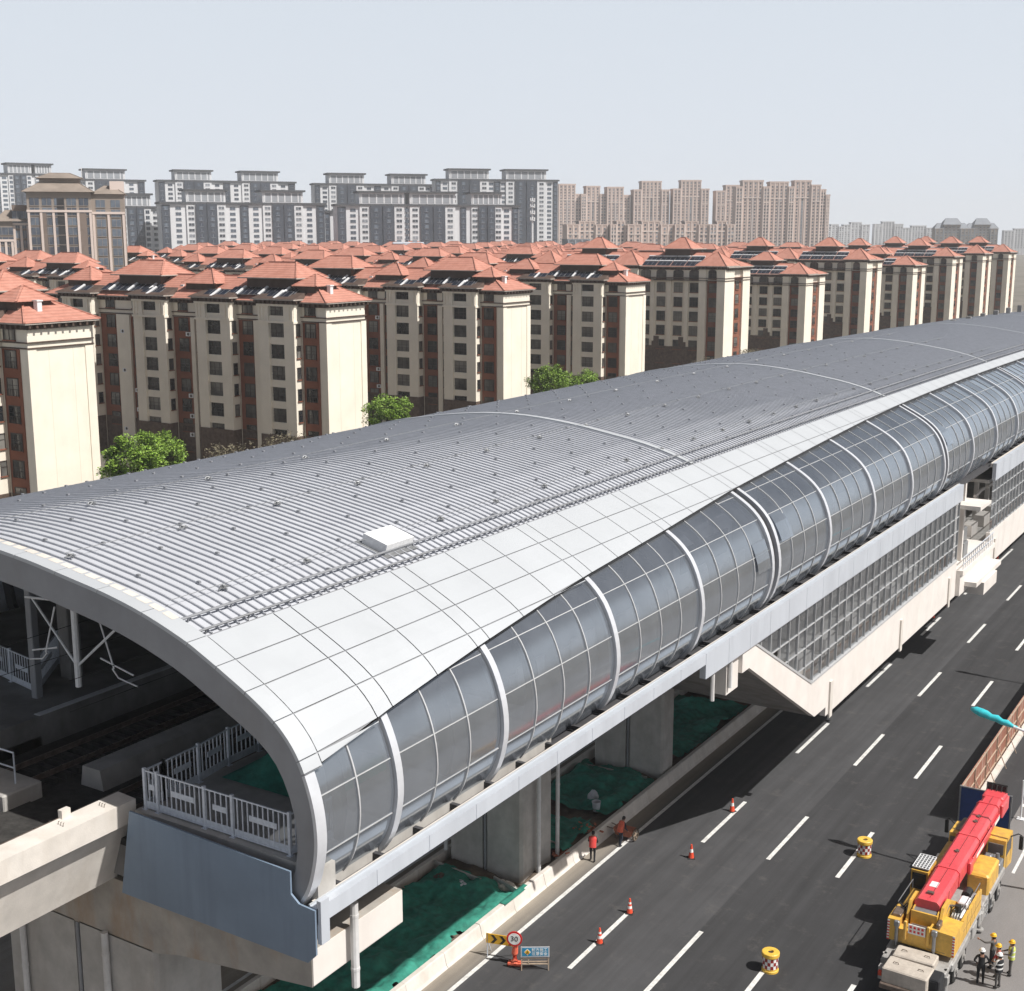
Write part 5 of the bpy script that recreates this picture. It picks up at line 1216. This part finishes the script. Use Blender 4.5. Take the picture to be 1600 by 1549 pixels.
# ================================================================== people
def person(label,loc,rz,shirt,pants,head='hair',vest=None,arms=((-.27,.05,1.15),(-.25,.22,.98)),armr=None,lean=0,legs=None,h=1.0):
    """one continuous skinned body; arms = elbow, wrist (left), armr = right (mirrored if None)"""
    t=thing('person',label,'person',loc,rz,None); t.scale=(h,h,h)
    V=[];E=[];Rr=[];L=[]
    Rx=Matrix.Rotation(lean,4,'X'); pv=Vector((0,0,.95))
    def v(p,r,l,par=None,up=True):
        p=Vector(p)
        if up and l not in('leg','foot') and p.z>.96: p=pv+Rx@(p-pv)
        elif up and l in('arm','hand'): p=pv+Rx@(p-pv)
        V.append(p); Rr.append(r if isinstance(r,tuple) else (r,r)); L.append(l)
        if par is not None: E.append((par,len(V)-1))
        return len(V)-1
    pel=v((0,0,.95),(.155,.115),'leg'); wa=v((0,.0,1.10),(.145,.105),'torso',pel); ch=v((0,-.01,1.30),(.17,.12),'torso',wa); nk=v((0,-.01,1.47),(.065,.065),'head',ch)
    hd=v((0,.015,1.58),(.078,.092),'head',nk); ht=v((0,.01,1.70),(.072,.085),'head',hd); nose=v((0,.115,1.575),.012,'head',hd)
    for sx,e in ((-1,-.078),(1,.078)): v((e+sx*.012,0,1.59),.016,'head',hd)
    for sx,ar in ((-1,arms),(1,armr or tuple((-a[0],a[1],a[2]) for a in arms))):
        sh=v((sx*.185,-.01,1.41),(.062,.062),'torso',ch); el=v(ar[0],(.047,.047),'arm',sh); wr=v(ar[1],(.034,.034),'arm',el)
        d=(Vector(ar[1])-Vector(ar[0])).normalized(); s=d.cross(Vector((0,1,.2))).normalized(); c=s.cross(d)
        pm=v(Vector(ar[1])+d*.075,(.036,.02),'hand',wr)
        for k,(o,l) in enumerate(((-.030,.060),(-.010,.072),(.010,.068),(.029,.052))):
            f1=v(Vector(ar[1])+d*(.105+l*.4)+s*o*1.25+c*.004,.0095,'hand',pm); v(Vector(ar[1])+d*(.105+l)+s*o*1.35+c*.022,.0085,'hand',f1)
        th=v(Vector(ar[1])+d*.07+s*(-.052)+c*.012,.0105,'hand',pm); v(Vector(ar[1])+d*.115+s*(-.062)+c*.028,.009,'hand',th)
    lg=legs or ((-.10,.02,.50,-.12,0),(.10,.02,.50,.12,0))
    for (hx,ky,kz,ax,ay) in lg:
        hp=v((hx,0,.86),(.092,.10),'leg',pel); kn=v(((hx+ax)/2,ky,kz),(.062,.066),'leg',hp); an=v((ax,ay,.10),(.043,.05),'leg',kn); v((ax*1.08,ay+.15,.045),(.045,.035),'foot',an); v((ax,ay-.05,.045),(.038,.035),'foot',an)
    me=D.meshes.new('body'); me.from_pydata([tuple(p) for p in V],E,[]); o=D.objects.new('body',me); COL.objects.link(o)
    o.modifiers.new('Skin','SKIN'); sl=me.skin_vertices[0].data
    for i,r in enumerate(Rr): sl[i].radius=r; sl[i].use_root=(i==0)
    sb=o.modifiers.new('Sub','SUBSURF'); sb.levels=1; sb.render_levels=1
    dg=bpy.context.evaluated_depsgraph_get(); dg.update(); ev=o.evaluated_get(dg); m2=D.meshes.new_from_object(ev); D.objects.remove(o); D.meshes.remove(me)
    m2.name='body'; m2.materials.clear()
    for k in ('skin',shirt,pants,'shoe'): m2.materials.append(M[k])
    lab={'head':0,'hand':0,'torso':1,'arm':1,'leg':2,'foot':3}; mids=[((V[a]+V[c])/2,L[c]) for a,c in E]+[(V[i],L[i]) for i in range(len(V))]
    for p in m2.polygons:
        c=p.center; p.material_index=lab[min(mids,key=lambda q:(q[0]-c).length_squared)[1]]; p.use_smooth=True
    bo=D.objects.new('body',m2); COL.objects.link(bo); bo.parent=t
    def place(mb,nm,mats,smooth=True,start=0):
        for i in range(len(mb.v)):
            q=Vector(mb.v[i])
            if q.z>.96: mb.v[i]=tuple(pv+Rx@(q-pv))
        return mb.build(nm,mats,t,smooth=smooth)
    if head.startswith('helmet'):
        b=MB(); b.lathe([(.135,1.655),(.128,1.66),(.122,1.69),(.105,1.74),(.07,1.775),(0,1.788)],16); b.lathe([(.12,1.655),(.145,1.65),(.145,1.66),(.12,1.668)],16,(0,.03,0)); b.bar((0,-.11,1.72),(0,.0,1.79),.03,.02); b.bar((0,0,1.79),(0,.11,1.72),.03,.02)
        place(b,'helmet',M[head]); b=MB(); b.lathe([(.088,1.52),(.095,1.60),(.095,1.66)],12,(0,-.012,0)); place(b,'hair',M['hair'])
    else:
        b=MB(); b.lathe([(.07,1.53),(.092,1.58),(.094,1.64),(.085,1.70),(.055,1.735),(0,1.745)],14,(0,-.018,0)); place(b,'hair',M['hair'])
    b=MB()
    for sx in (-1,1): b.lathe([(0,-.012),(.011,0),(0,.012)],6,(sx*.032,.098,1.612))
    b.bar((-.025,.10,1.532),(.025,.10,1.532),.008,.008); place(b,'eyes_and_mouth',M['hair'])
    if vest:
        prof=[(.86,.205,.155),(1.0,.195,.148),(1.15,.195,.148),(1.3,.222,.158),(1.40,.215,.14),(1.46,.12,.085)]
        b=MB(); b.grid(lambda u,w_:(lambda a,k,f:( (prof[k][1]*(1-f)+prof[min(k+1,5)][1]*f)*math.cos(a),-.008+(prof[k][2]*(1-f)+prof[min(k+1,5)][2]*f)*math.sin(a),prof[k][0]*(1-f)+prof[min(k+1,5)][0]*f))(u*2*math.pi,min(int(w_*5),5),w_*5-min(int(w_*5),5)),20,10)
        for i,f in enumerate(b.f):
            zc=sum(b.v[k][2] for k in f)/4
            b.m[i]=1 if vest in('vest_green','cloth_black') and (1.03<zc<1.09 or 1.22<zc<1.27) else 0
        place(b,'vest',[M[vest],M['refl_white']])
    return t
hip_l=((-.33,-.06,1.18),(-.19,.06,1.02)); dn=((-.24,-.02,1.13),(-.24,.10,.90)); fw=((-.25,.06,1.15),(-.16,.30,1.10))
person('worker in red orange vest walking along the barrier, seen from behind',(-31.0,57.75,0),R(18),'cloth_black','cloth_black','hair','vest_red',arms=((-.25,.06,1.14),(-.2,.27,1.05)),legs=((-.1,.06,.5,-.11,.12),(.1,.0,.5,.12,-.1)),lean=R(-10))
person('worker in pale orange vest bending beside the wheelbarrow at the shadow edge',(-30.6,60.2,0),R(-25),'cloth_navy','cloth_navy','hair','vest_orange',arms=((-.25,.12,1.14),(-.2,.34,1.02)),lean=R(-22),legs=((-.1,.10,.5,-.11,.05),(.1,.04,.5,.14,-.12)))
person('worker all in black with white helmet, hands on hips, behind the crane',(-10.5,56.7,0),R(20),'cloth_black','cloth_black','helmet_white',None,arms=hip_l)
person('worker with yellow helmet and grey sleeves reaching to the crane side',(-10.35,58.3,0),R(75),'cloth_grey','cloth_black','helmet_yellow',None,arms=((-.36,.20,1.36),(-.34,.46,1.40)),armr=((.25,.0,1.13),(.24,.12,.92)))
person('worker in red jacket with yellow helmet half hidden in the group',(-9.95,57.5,0),R(120),'cloth_red','cloth_grey','helmet_yellow',None,arms=dn)
person('worker with white helmet and striped black and white vest nearest the camera',(-9.75,56.75,0),R(65),'cloth_white','cloth_grey','helmet_white','cloth_black',arms=fw)
person('worker in yellow green vest and yellow helmet standing apart at the right',(-9.5,58.15,0),R(105),'cloth_grey','cloth_grey','helmet_yellow','vest_green',arms=fw)
# wheelbarrow
t=thing('wheelbarrow','rusty wheelbarrow lying by the worker at the shadow edge','wheelbarrow',(-30.5,61.2,0))
b=MB(); b.tube([(.35+.0,.33*math.cos(a*.3307),.36+.33*math.sin(a*.3307)) for a in range(20)],.045,6); b.build('tyre',M['bark'],t)
b=MB()
for k in range(6): a=k*1.047; b.bar((.35,0,.36),(.35,.31*math.cos(a),.36+.31*math.sin(a)),.025)
b.lathe([(.05,-.05),(.05,.05)],8,(.35,0,.36)); b.build('spokes',M['beige_steel'],t)
b=MB(); b.prism([(-.75,.25),(.15,.25),(.25,.62),(-.9,.62)],'y',-.32,.32); b.build('tray',M['brick'],t); b=MB(); 
for y in (-.28,.28): b.bar((.35,y*.3,.36),(-1.3,y,.55),.04); b.bar((-.6,y,.3),(-.7,y,0),.04)
b.build('frame',M['rail'],t)

# ================================================================== truck crane
CR=thing('truck_crane','yellow truck crane with long red telescopic boom parked by the hoarding','crane',(-12.95,53.2,0))
def cp(name,mb,m,parent=None,smooth=False): return mb.build(name,[M[q] for q in m] if isinstance(m,(list,tuple)) else M[m],parent or CR,smooth=smooth)
b=MB(); b.bev(-1.0,1.0,.9,14.6,.75,1.15,.05); b.bev(-1.42,1.42,1.2,13.0,1.15,1.35,.04)
b.bev(1.05,1.5,2.2,5.6,.95,1.3,.05); b.bev(-1.5,-1.05,2.2,5.6,.95,1.3,.05); b.bev(1.05,1.5,9.6,12.9,1.05,1.4,.06); b.bev(-1.5,-1.05,9.6,12.9,1.05,1.4,.06)
b.box(-1.4,1.4,.7,1.0,.5,1.1); cp('chassis',b,'crane_grey')
for y in (6.2,7.6,8.6):
    for x0 in (1.0,-1.46): b=MB(); b.bev(x0,x0+.46,y,y+.88,.55,1.2,.05); cp('side_box',b,'crane_grey')
b=MB(); b.bev(.35,1.42,.1,1.0,.6,1.55,.05); b.box(.45,1.3,.07,.1,.7,1.05); b.box(.45,1.3,.07,.1,1.12,1.45); cp('rear_box',b,'cloth_black')
b=MB(); b.box(1.2,1.36,.04,.07,.75,.95,0); cp('tail_lamp',b,'orange_cone'); b=MB(); b.box(-1.36,-1.2,.54,.70,.75,.95,0); cp('tail_lamp',b,'orange_cone')
for y in (3.1,4.5,10.5,11.9):
    for sx in (-1,1):
        b=MB(); x0,x1=(1.06,1.44) if sx>0 else (-1.44,-1.06)
        b.tube([(x0,y,.56),(x1,y,.56)],.56,20); wh=cp('wheel',b,'black')
        b=MB(); xx=x1 if sx>0 else x0; b.tube([(xx-.02*sx,y,.56),(xx+.015*sx,y,.56)],.31,16); b.tube([(xx,y,.56),(xx+.09*sx,y,.56)],.12,10); cp('rim',b,'crane_grey',wh)
for y in (1.55,8.1):
    for sx in (-1,1):
        b=MB(); b.bev(min(sx*1.0,sx*1.5),max(sx*1.0,sx*1.5),y-.18,y+.18,.7,1.1,.03); b.tube([(sx*1.36,y,.15),(sx*1.36,y,1.35)],.10,10); b.lathe([(.22,.12),(.22,.2),(.05,.24)],12,(sx*1.36,y,0)); cp('outrigger',b,'crane_grey')
# driver cab
b=MB(); b.prism([(12.9,1.1),(14.9,.75),(15.05,1.5),(14.75,2.62),(13.1,2.66),(12.95,1.8)],'x',.5,1.42); b.prism([(12.9,1.1),(14.9,.75),(15.05,1.5),(14.75,2.45),(13.1,2.5),(12.95,1.8)],'x',-1.42,-.5); b.prism([(13.0,1.0),(14.95,.75),(15.0,1.5),(14.8,1.75),(13.0,1.75)],'x',-.5,.5); cb=cp('cab',b,'crane_yellow')
for q in ((.58,1.34,12.92,12.98,1.95,2.5),(1.40,1.435,13.3,14.5,1.75,2.45),(-1.435,-1.40,13.3,14.5,1.75,2.35),(-1.34,-.58,12.92,12.98,1.9,2.35)):
    b=MB(); b.box(*q); cp('cab_window',b,'wing',cb)
for sx in (-1,1):
    b=MB(); b.tube([(sx*1.42,14.2,2.5),(sx*1.75,14.5,2.6),(sx*1.9,14.6,2.5)],.035,6); b.bev(sx*1.9-.1,sx*1.9+.1,14.5,14.62,1.75,2.5,.03); cp('mirror',b,'black',cb)
b=MB(); b.bev(.45,1.42,11.9,12.8,1.35,1.9,.05); 
for k in range(7): b.tube([(.6+.1*k,12.0+.1*(k%3),1.9),(.6+.1*k,12.6,2.05)],.05,6)
b.bev(.6,.95,12.0,12.35,1.9,2.2,.04); b.tube([(1.2,12.3,1.8),(1.2,12.3,2.3)],.09,8); cp('engine_deck',b,'steel')
b=MB(); b.bev(.38,1.42,9.35,11.7,1.35,2.35,.09); b.bev(-1.42,-.75,9.6,12.8,1.35,2.15,.08); cp('front_locker',b,'crane_yellow')
b=MB(); b.box(.7,1.1,9.33,9.36,1.9,2.2); b.box(1.415,1.425,9.6,11.5,1.5,2.2); cp('locker_panel',b,'crane_yellow')
# superstructure
b=MB(); b.lathe([(1.05,1.35),(1.05,1.62)],28,(0,5.2,0)); cp('slew_ring',b,'crane_grey')
b=MB()
b.prism([(-1.5,1.7),(-1.5,2.72),(-.98,2.72),(-.98,2.35),(.35,2.35),(.35,2.72),(1.5,2.66),(1.5,1.62)],'y',2.2,3.75)
b.bev(-1.48,-.72,3.75,6.6,1.62,2.35,.07); b.prism([(3.76,1.6),(7.4,1.6),(7.4,2.62),(3.76,2.68)],'x',1.38,1.497); b.box(-.72,1.38,3.7,7.2,1.5,1.75); cp('superstructure',b,'crane_yellow')
for sx in (-1,1):
    b=MB(); b.prism([(2.6,1.75),(6.4,1.75),(5.8,2.5),(4.2,3.35),(3.2,3.35),(2.7,2.6)],'x',sx*.72-.06-.05,sx*.72+.06-.05); cp('boom_cheek',b,'crane_yellow')
b=MB(); b.tube([(-.55,3.15,2.75),(.45,3.15,2.75)],.34,18); cp('winch_drum',b,'steel')
b=MB(); 
for sx in (-.6,.5): b.tube([(sx,3.15,2.75),(sx+.05,3.15,2.75)],.42,18)
b.box(-.62,.55,2.75,2.85,2.35,3.1); cp('winch_frame',b,'crane_yellow')
b=MB(); b.bev(.80,1.36,3.9,7.1,1.75,2.45,.06); b.bev(.85,1.3,5.3,6.1,2.45,2.75,.05); b.bev(.82,1.32,4.2,5.1,2.45,2.62,.05); cp('hydraulic_tank',b,'whitepaint')
b=MB(); b.tube([(1.0,6.3,2.62),(1.0,6.9,2.62)],.22,12); b.tube([(1.05,4.6,2.6),(1.05,4.6,2.95)],.14,10)
for k in range(5): b.tube([(.7+.12*k,3.9,2.5),(.75+.12*k,4.5,2.75),(.8+.1*k,5.3,2.6)],.02,5); b.tube([(-1.2+.1*k,3.2,2.75),(-1.0+.1*k,3.5,3.0),(-.9,3.9,2.6)],.025,5)
b.tube([(-1.5,3.7,2.75),(-1.3,3.4,2.95),(-1.0,3.3,2.8)],.04,6); cp('hoses',b,'black')
for x in (-1.05,.62):
    b=MB(); b.tube([(x,2.12,2.6),(x,2.12,1.75)],.08,10); b.tube([(x,2.12,1.75),(x,2.12,1.55)],.055,10); b.bev(x-.12,x+.12,2.02,2.2,2.5,2.75,.03); cp('counterweight_jack',b,'steel')
for x in (-.75,.28):
    b=MB(); b.bev(x,x+.14,2.05,2.2,1.95,2.85,.03); cp('jack_bracket',b,'crane_yellow')
b=MB(); b.box(-.55,.22,2.12,2.17,2.28,2.72); cp('notice_plate',b,'refl_white')
b=MB()
for r in range(2):
    for k in range(4): b.box(-.48+k*.175,-.48+k*.175+.10,2.108,2.12,2.36+r*.19,2.47+r*.19)
cp('plate_marks',b,'sign_red')
b=MB()
for k in range(7):
    z=1.68+k*.14; b.box(-1.5,-1.40,2.185,2.2,z,z+.07,0); b.box(1.40,1.5,2.185,2.2,z,z+.07,0); b.box(-1.5,-1.40,2.185,2.2,z+.07,z+.14,1); b.box(1.40,1.5,2.185,2.2,z+.07,z+.14,1)
cp('hazard_strip',b,['sign_red','refl_white'])
# operator cab
b=MB(); b.prism([(6.4,1.6),(8.2,1.6),(8.35,2.4),(7.9,3.25),(6.4,3.25)],'x',-1.62,-.82); oc=cp('operator_cab',b,'crane_yellow')
for q in ((-1.5,-.94,6.36,6.4,2.45,3.05),(-1.65,-1.62,6.6,7.9,2.3,3.05)):
    b=MB(); b.box(*q); cp('cab_window',b,'wing',oc)
b=MB(); b.box(-1.55,-.9,6.33,6.36,2.35,2.45); b.box(-1.55,-.9,6.33,6.36,3.05,3.15); b.box(-1.55,-1.47,6.33,6.36,2.35,3.15); b.box(-.98,-.9,6.33,6.36,2.35,3.15); cp('window_surround',b,'black',oc)
b=MB(); b.box(-1.6,-.84,6.5,8.0,3.27,3.30,1)
for k in range(6): x=-1.6+k*.152; b.bar((x,6.5,3.36),(x,8.0,3.36),.035,.05)
for k in range(8): y=6.5+k*.214; b.bar((-1.6,y,3.37),(-.84,y,3.37),.035,.05)
cp('roof_grille',b,['whitepaint','black'],oc)
# boom
def boomsec(y0,y1,w,zb,zt,x=0.0):
    c=.14; b=MB(); b.prism([(x-w/2,zb+c),(x-w/2+c,zb),(x+w/2-c,zb),(x+w/2,zb+c),(x+w/2,zt-c),(x+w/2-c,zt),(x-w/2+c,zt),(x-w/2,zt-c)],'y',y0,y1); return b
b=boomsec(3.3,15.6,1.12,2.55,3.48,-.06); rt=[b]
for y in (6.9,11.0,15.4): q=boomsec(y,y+.16,1.18,2.52,3.52,-.06); b.add(q.v,q.f)
b.box(-.08,-.04,3.4,15.6,3.48,3.495,0)
bo=cp('boom',b,'crane_red')
q=boomsec(15.6,16.6,1.0,2.62,3.42,-.06); cp('boom_inner_section',q,'crane_red',bo)
b=MB(); b.bev(-.62,.50,16.6,17.7,2.45,3.45,.08); b.bev(.42,.62,16.0,17.6,2.6,3.3,.05); cp('boom_head',b,'crane_red',bo)
b=MB(); b.box(-.6,.48,17.55,17.75,3.3,3.75); 
for k in range(5): b.tube([(-.55+k*.25,17.4,3.45),(-.55+k*.25,17.6,3.8)],.035,6)
b.tube([(-.6,17.6,3.8),(.5,17.6,3.8)],.035,6); b.tube([(-.5,17.5,2.9),(.4,17.5,2.9)],.28,14); cp('sheaves',b,'black',bo)
b=MB(); b.bev(.50,.62,9.4,13.2,2.75,3.15,.04); b.bev(.50,.68,8.6,9.2,2.6,3.2,.04); b.box(.625,.63,10.0,11.6,2.85,3.05,1); b.box(.625,.63,14,15.2,2.9,3.1,1); 
b.bev(.50,.60,13.2,15.4,2.85,3.1,.03); cp('folded_jib',b,['crane_red','refl_white'],bo)
b=MB(); b.bev(-.35,.0,4.7,5.25,3.482,3.50,.005); cp('white_patch',b,'refl_white',bo)
b=MB()
b.tube([(-.02,3.6,3.50),(-.02,10,3.51),(-.02,16.5,3.50)],.009,5)
b.tube([(-.52,3.5,3.3),(-.55,9,3.34),(-.5,15.4,3.3)],.022,5); cp('hoist_cables',b,'black',bo)
b=MB()
for y in (5.0,8.7,12.9): b.box(.498,.512,y,y+.03,2.7,3.34); b.box(-.635,-.62,y,y+.03,2.7,3.34)
for k in range(9): b.box(.5,.515,4.2+k*1.25,4.26+k*1.25,2.66,2.72)
cp('boom_seams',b,'rail',bo)
b=MB()
for y in (8.9,12.8,13.5): b.box(-.24,-.0,y,y+.1,3.48,3.53); b.box(-.16,-.06,y-.1,y+.2,3.48,3.55)
b.box(-.25,.05,3.9,4.1,3.48,3.58); cp('hose_guides',b,'rail',bo)
b=MB(); b.tube([(-.06,9.8,1.6),(-.06,12.0,2.5)],.16,12); cp('lift_cylinder',b,'steel')
b=MB(); b.tube([(-1.0,13.6,2.3),(-.75,14.3,2.75)],.3,10); cp('hook_reel',b,'rail')
b=MB()
for y in (4.5,5.3,6.1): b.box(1.497,1.503,y,y+.02,1.7,2.6)
b.box(1.497,1.504,3.9,7.3,2.1,2.12); b.box(.3,1.1,2.196,2.2,1.72,1.74); b.box(-1.2,-.8,2.196,2.2,1.72,1.74)
for y in (9.9,10.6,11.2): b.box(1.42,1.424,y,y+.015,1.4,2.25)
cp('panel_seams',b,'rail')
b=MB()
for q in (((-1.48,3.8,2.35),(-1.48,3.8,2.8),(-1.48,6.3,2.8),(-1.48,6.3,2.35)),((1.42,7.2,2.62),(1.42,7.2,3.0),(1.42,5.0,3.02),(1.42,5.0,2.66)),((1.45,9.6,1.4),(1.5,9.6,.6),(1.5,10.0,.6),(1.45,10.0,1.4))): b.tube(q,.022,5)
for k in range(4): b.tube([(1.5,8.7,.55+k*.25),(1.5,9.2,.55+k*.25)],.018,5)
cp('grab_rails',b,'steel')
b=MB(); b.tube([(.66,3.3,2.7),(.72,4.2,3.05),(.9,4.9,2.75)],.045,8); b.tube([(-.85,2.9,2.75),(-.95,3.5,2.9),(-.85,4.4,2.5)],.045,8); b.tube([(-.5,2.5,2.55),(.3,2.5,2.55)],.07,8); b.bev(-1.4,-1.0,2.5,3.3,2.72,2.86,.03); b.bev(.6,.78,2.35,2.9,2.66,2.95,.03); cp('valve_gear',b,'rail')
# loose slabs on the rear deck
def slab(label,x0,x1,y0,y1,z0,z1,rz=0):
    t=thing('counterweight_slab',label,'counterweight slab',(-12.95+(x0+x1)/2,53.2+(y0+y1)/2,z0),rz,'slabs on the crane rear deck'); w,d=(x1-x0)/2,(y1-y0)/2
    b=MB(); b.bev(-w,w,-d,d,0,z1-z0,.05); b.build('slab',M['slab'],t)
    b=MB()
    for x in (-w*.55,w*.55): b.tube([(x-.12,0,z1-z0),(x-.1,0,z1-z0+.07),(x+.1,0,z1-z0+.07),(x+.12,0,z1-z0)],.018,5)
    b.build('lifting_loop',M['rail'],t)
slab('lower long pale slab on the crane rear deck nearest the camera',-1.0,.98,-.2,1.0,.95,1.62,R(-1.5)); slab('pale slab lying behind the front slab under the crane tail',-.9,.92,1.02,2.0,1.36,1.70,R(1))
b=MB(); b.bev(-1.05,.4,-.35,1.15,.72,.95,.03); cp('rear_platform',b,'rail')
# ================================================================== trees
def tree(label,x,y,h,rx,rz,n,mt=('leaf','leaf2'),seed=0,group='trees behind the station'):
    rnd=random.Random(seed); t=thing('tree',label,'tree',(x,y,0),0,group)
    b=MB(); z1=h-rz*1.1; b.tube([(0,0,0),(.15,.1,z1*.5),(.05,-.1,z1),(.1,0,h-rz*.5)],[.32,.26,.2,.06],9)
    tips=[]
    for k in range(11):
        a=rnd.uniform(0,6.28); z0=z1*rnd.uniform(.75,1.05); p=Vector((.05,-.05,z0)); q=Vector((math.cos(a)*rx*rnd.uniform(.5,.85),math.sin(a)*rx*rnd.uniform(.5,.85),h-rz+rz*rnd.uniform(-.3,.75))); mm=(p+q)/2+Vector((0,0,.3)); b.tube([p,mm,q],[.11,.07,.025],6); tips.append(q)
        for j in range(3):
            w_=mm+(q-mm)*rnd.uniform(.2,.9); e=w_+Vector((rnd.gauss(0,.8),rnd.gauss(0,.8),rnd.uniform(.2,1.1))); b.tube([w_,e],[.035,.012],4); tips.append(e)
    b.build('trunk',M['bark'],t)
    cl=[]
    for k in range(46):
        a=rnd.uniform(0,6.28); u=rnd.uniform(-.75,1); rr=math.sqrt(max(0,1-u*u*.9))*rnd.uniform(.45,1.0); cl.append((Vector((math.cos(a)*rr*rx,math.sin(a)*rr*rx,h-rz+u*rz)),rnd.uniform(.45,.95)))
    cl+=[(q,.7) for q in tips]
    b=MB()
    for i in range(n):
        c,r=rnd.choice(cl); d=Vector((rnd.gauss(0,1),rnd.gauss(0,1),rnd.gauss(0,1))).normalized()*r*rnd.random()**.45; p=c+d
        s=rnd.uniform(.09,.2); u=Vector((rnd.gauss(0,1),rnd.gauss(0,1),rnd.gauss(0,.6))).normalized(); v=u.cross(Vector((rnd.gauss(0,.5),rnd.gauss(0,.5),1))).normalized()
        b.add([p-u*s,p+v*s*.55,p+u*s,p-v*s*.55],[(0,1,2,3)],0 if rnd.random()<.6 else 1)
    b.build('crown',[M[k] for k in mt],t)
tree('big bright green tree beside the leftmost end wall',-102,91.0,13.0,3.7,3.5,16000,seed=1)
tree('green tree just right of the biggest one, partly behind it',-106,98.0,12.0,3.0,2.8,9000,seed=12)
tree('round green tree between the second and third blocks',-104,135.5,12.2,3.1,2.8,9000,seed=2)
tree('green tree at the foot of the third block end wall',-104,177,12.9,3.2,3.0,9000,seed=3)
tree('low green tree right of the third block end wall',-104,187,11.2,3.6,2.8,7000,seed=4)
tree('bare brown twiggy tree before the second block',-104,106.0,9.6,2.4,2.0,1600,('leafdry','leafdry'),seed=5)
tree('bare twiggy tree left of centre behind the roof',-104,115,9.8,2.6,2.2,1500,('leafdry','leafdry'),seed=6)
tree('bare twiggy tree right of the fourth block',-104,236,9.4,3.0,2.2,1500,('leafdry','leafdry'),seed=7)
tree('bare twiggy tree before the lower corner block',-104,262,9.2,3.0,2.2,1500,('leafdry','leafdry'),seed=8)
# ================================================================== haze
b=MB(); b.box(-4600,1600,-400,4300,-1.1,125); hz=b.build('haze',[]); 
m,nt,out=new_mat('haze_air'); pv_=N(nt,'ShaderNodeVolumePrincipled'); pv_.inputs['Color'].default_value=(.93,.965,1,1); pv_.inputs['Density'].default_value=.00016; pv_.inputs['Anisotropy'].default_value=0; nt.links.new(pv_.outputs[0],out.inputs['Volume'])
hz.data.materials.append(m); hz['kind']='stuff'
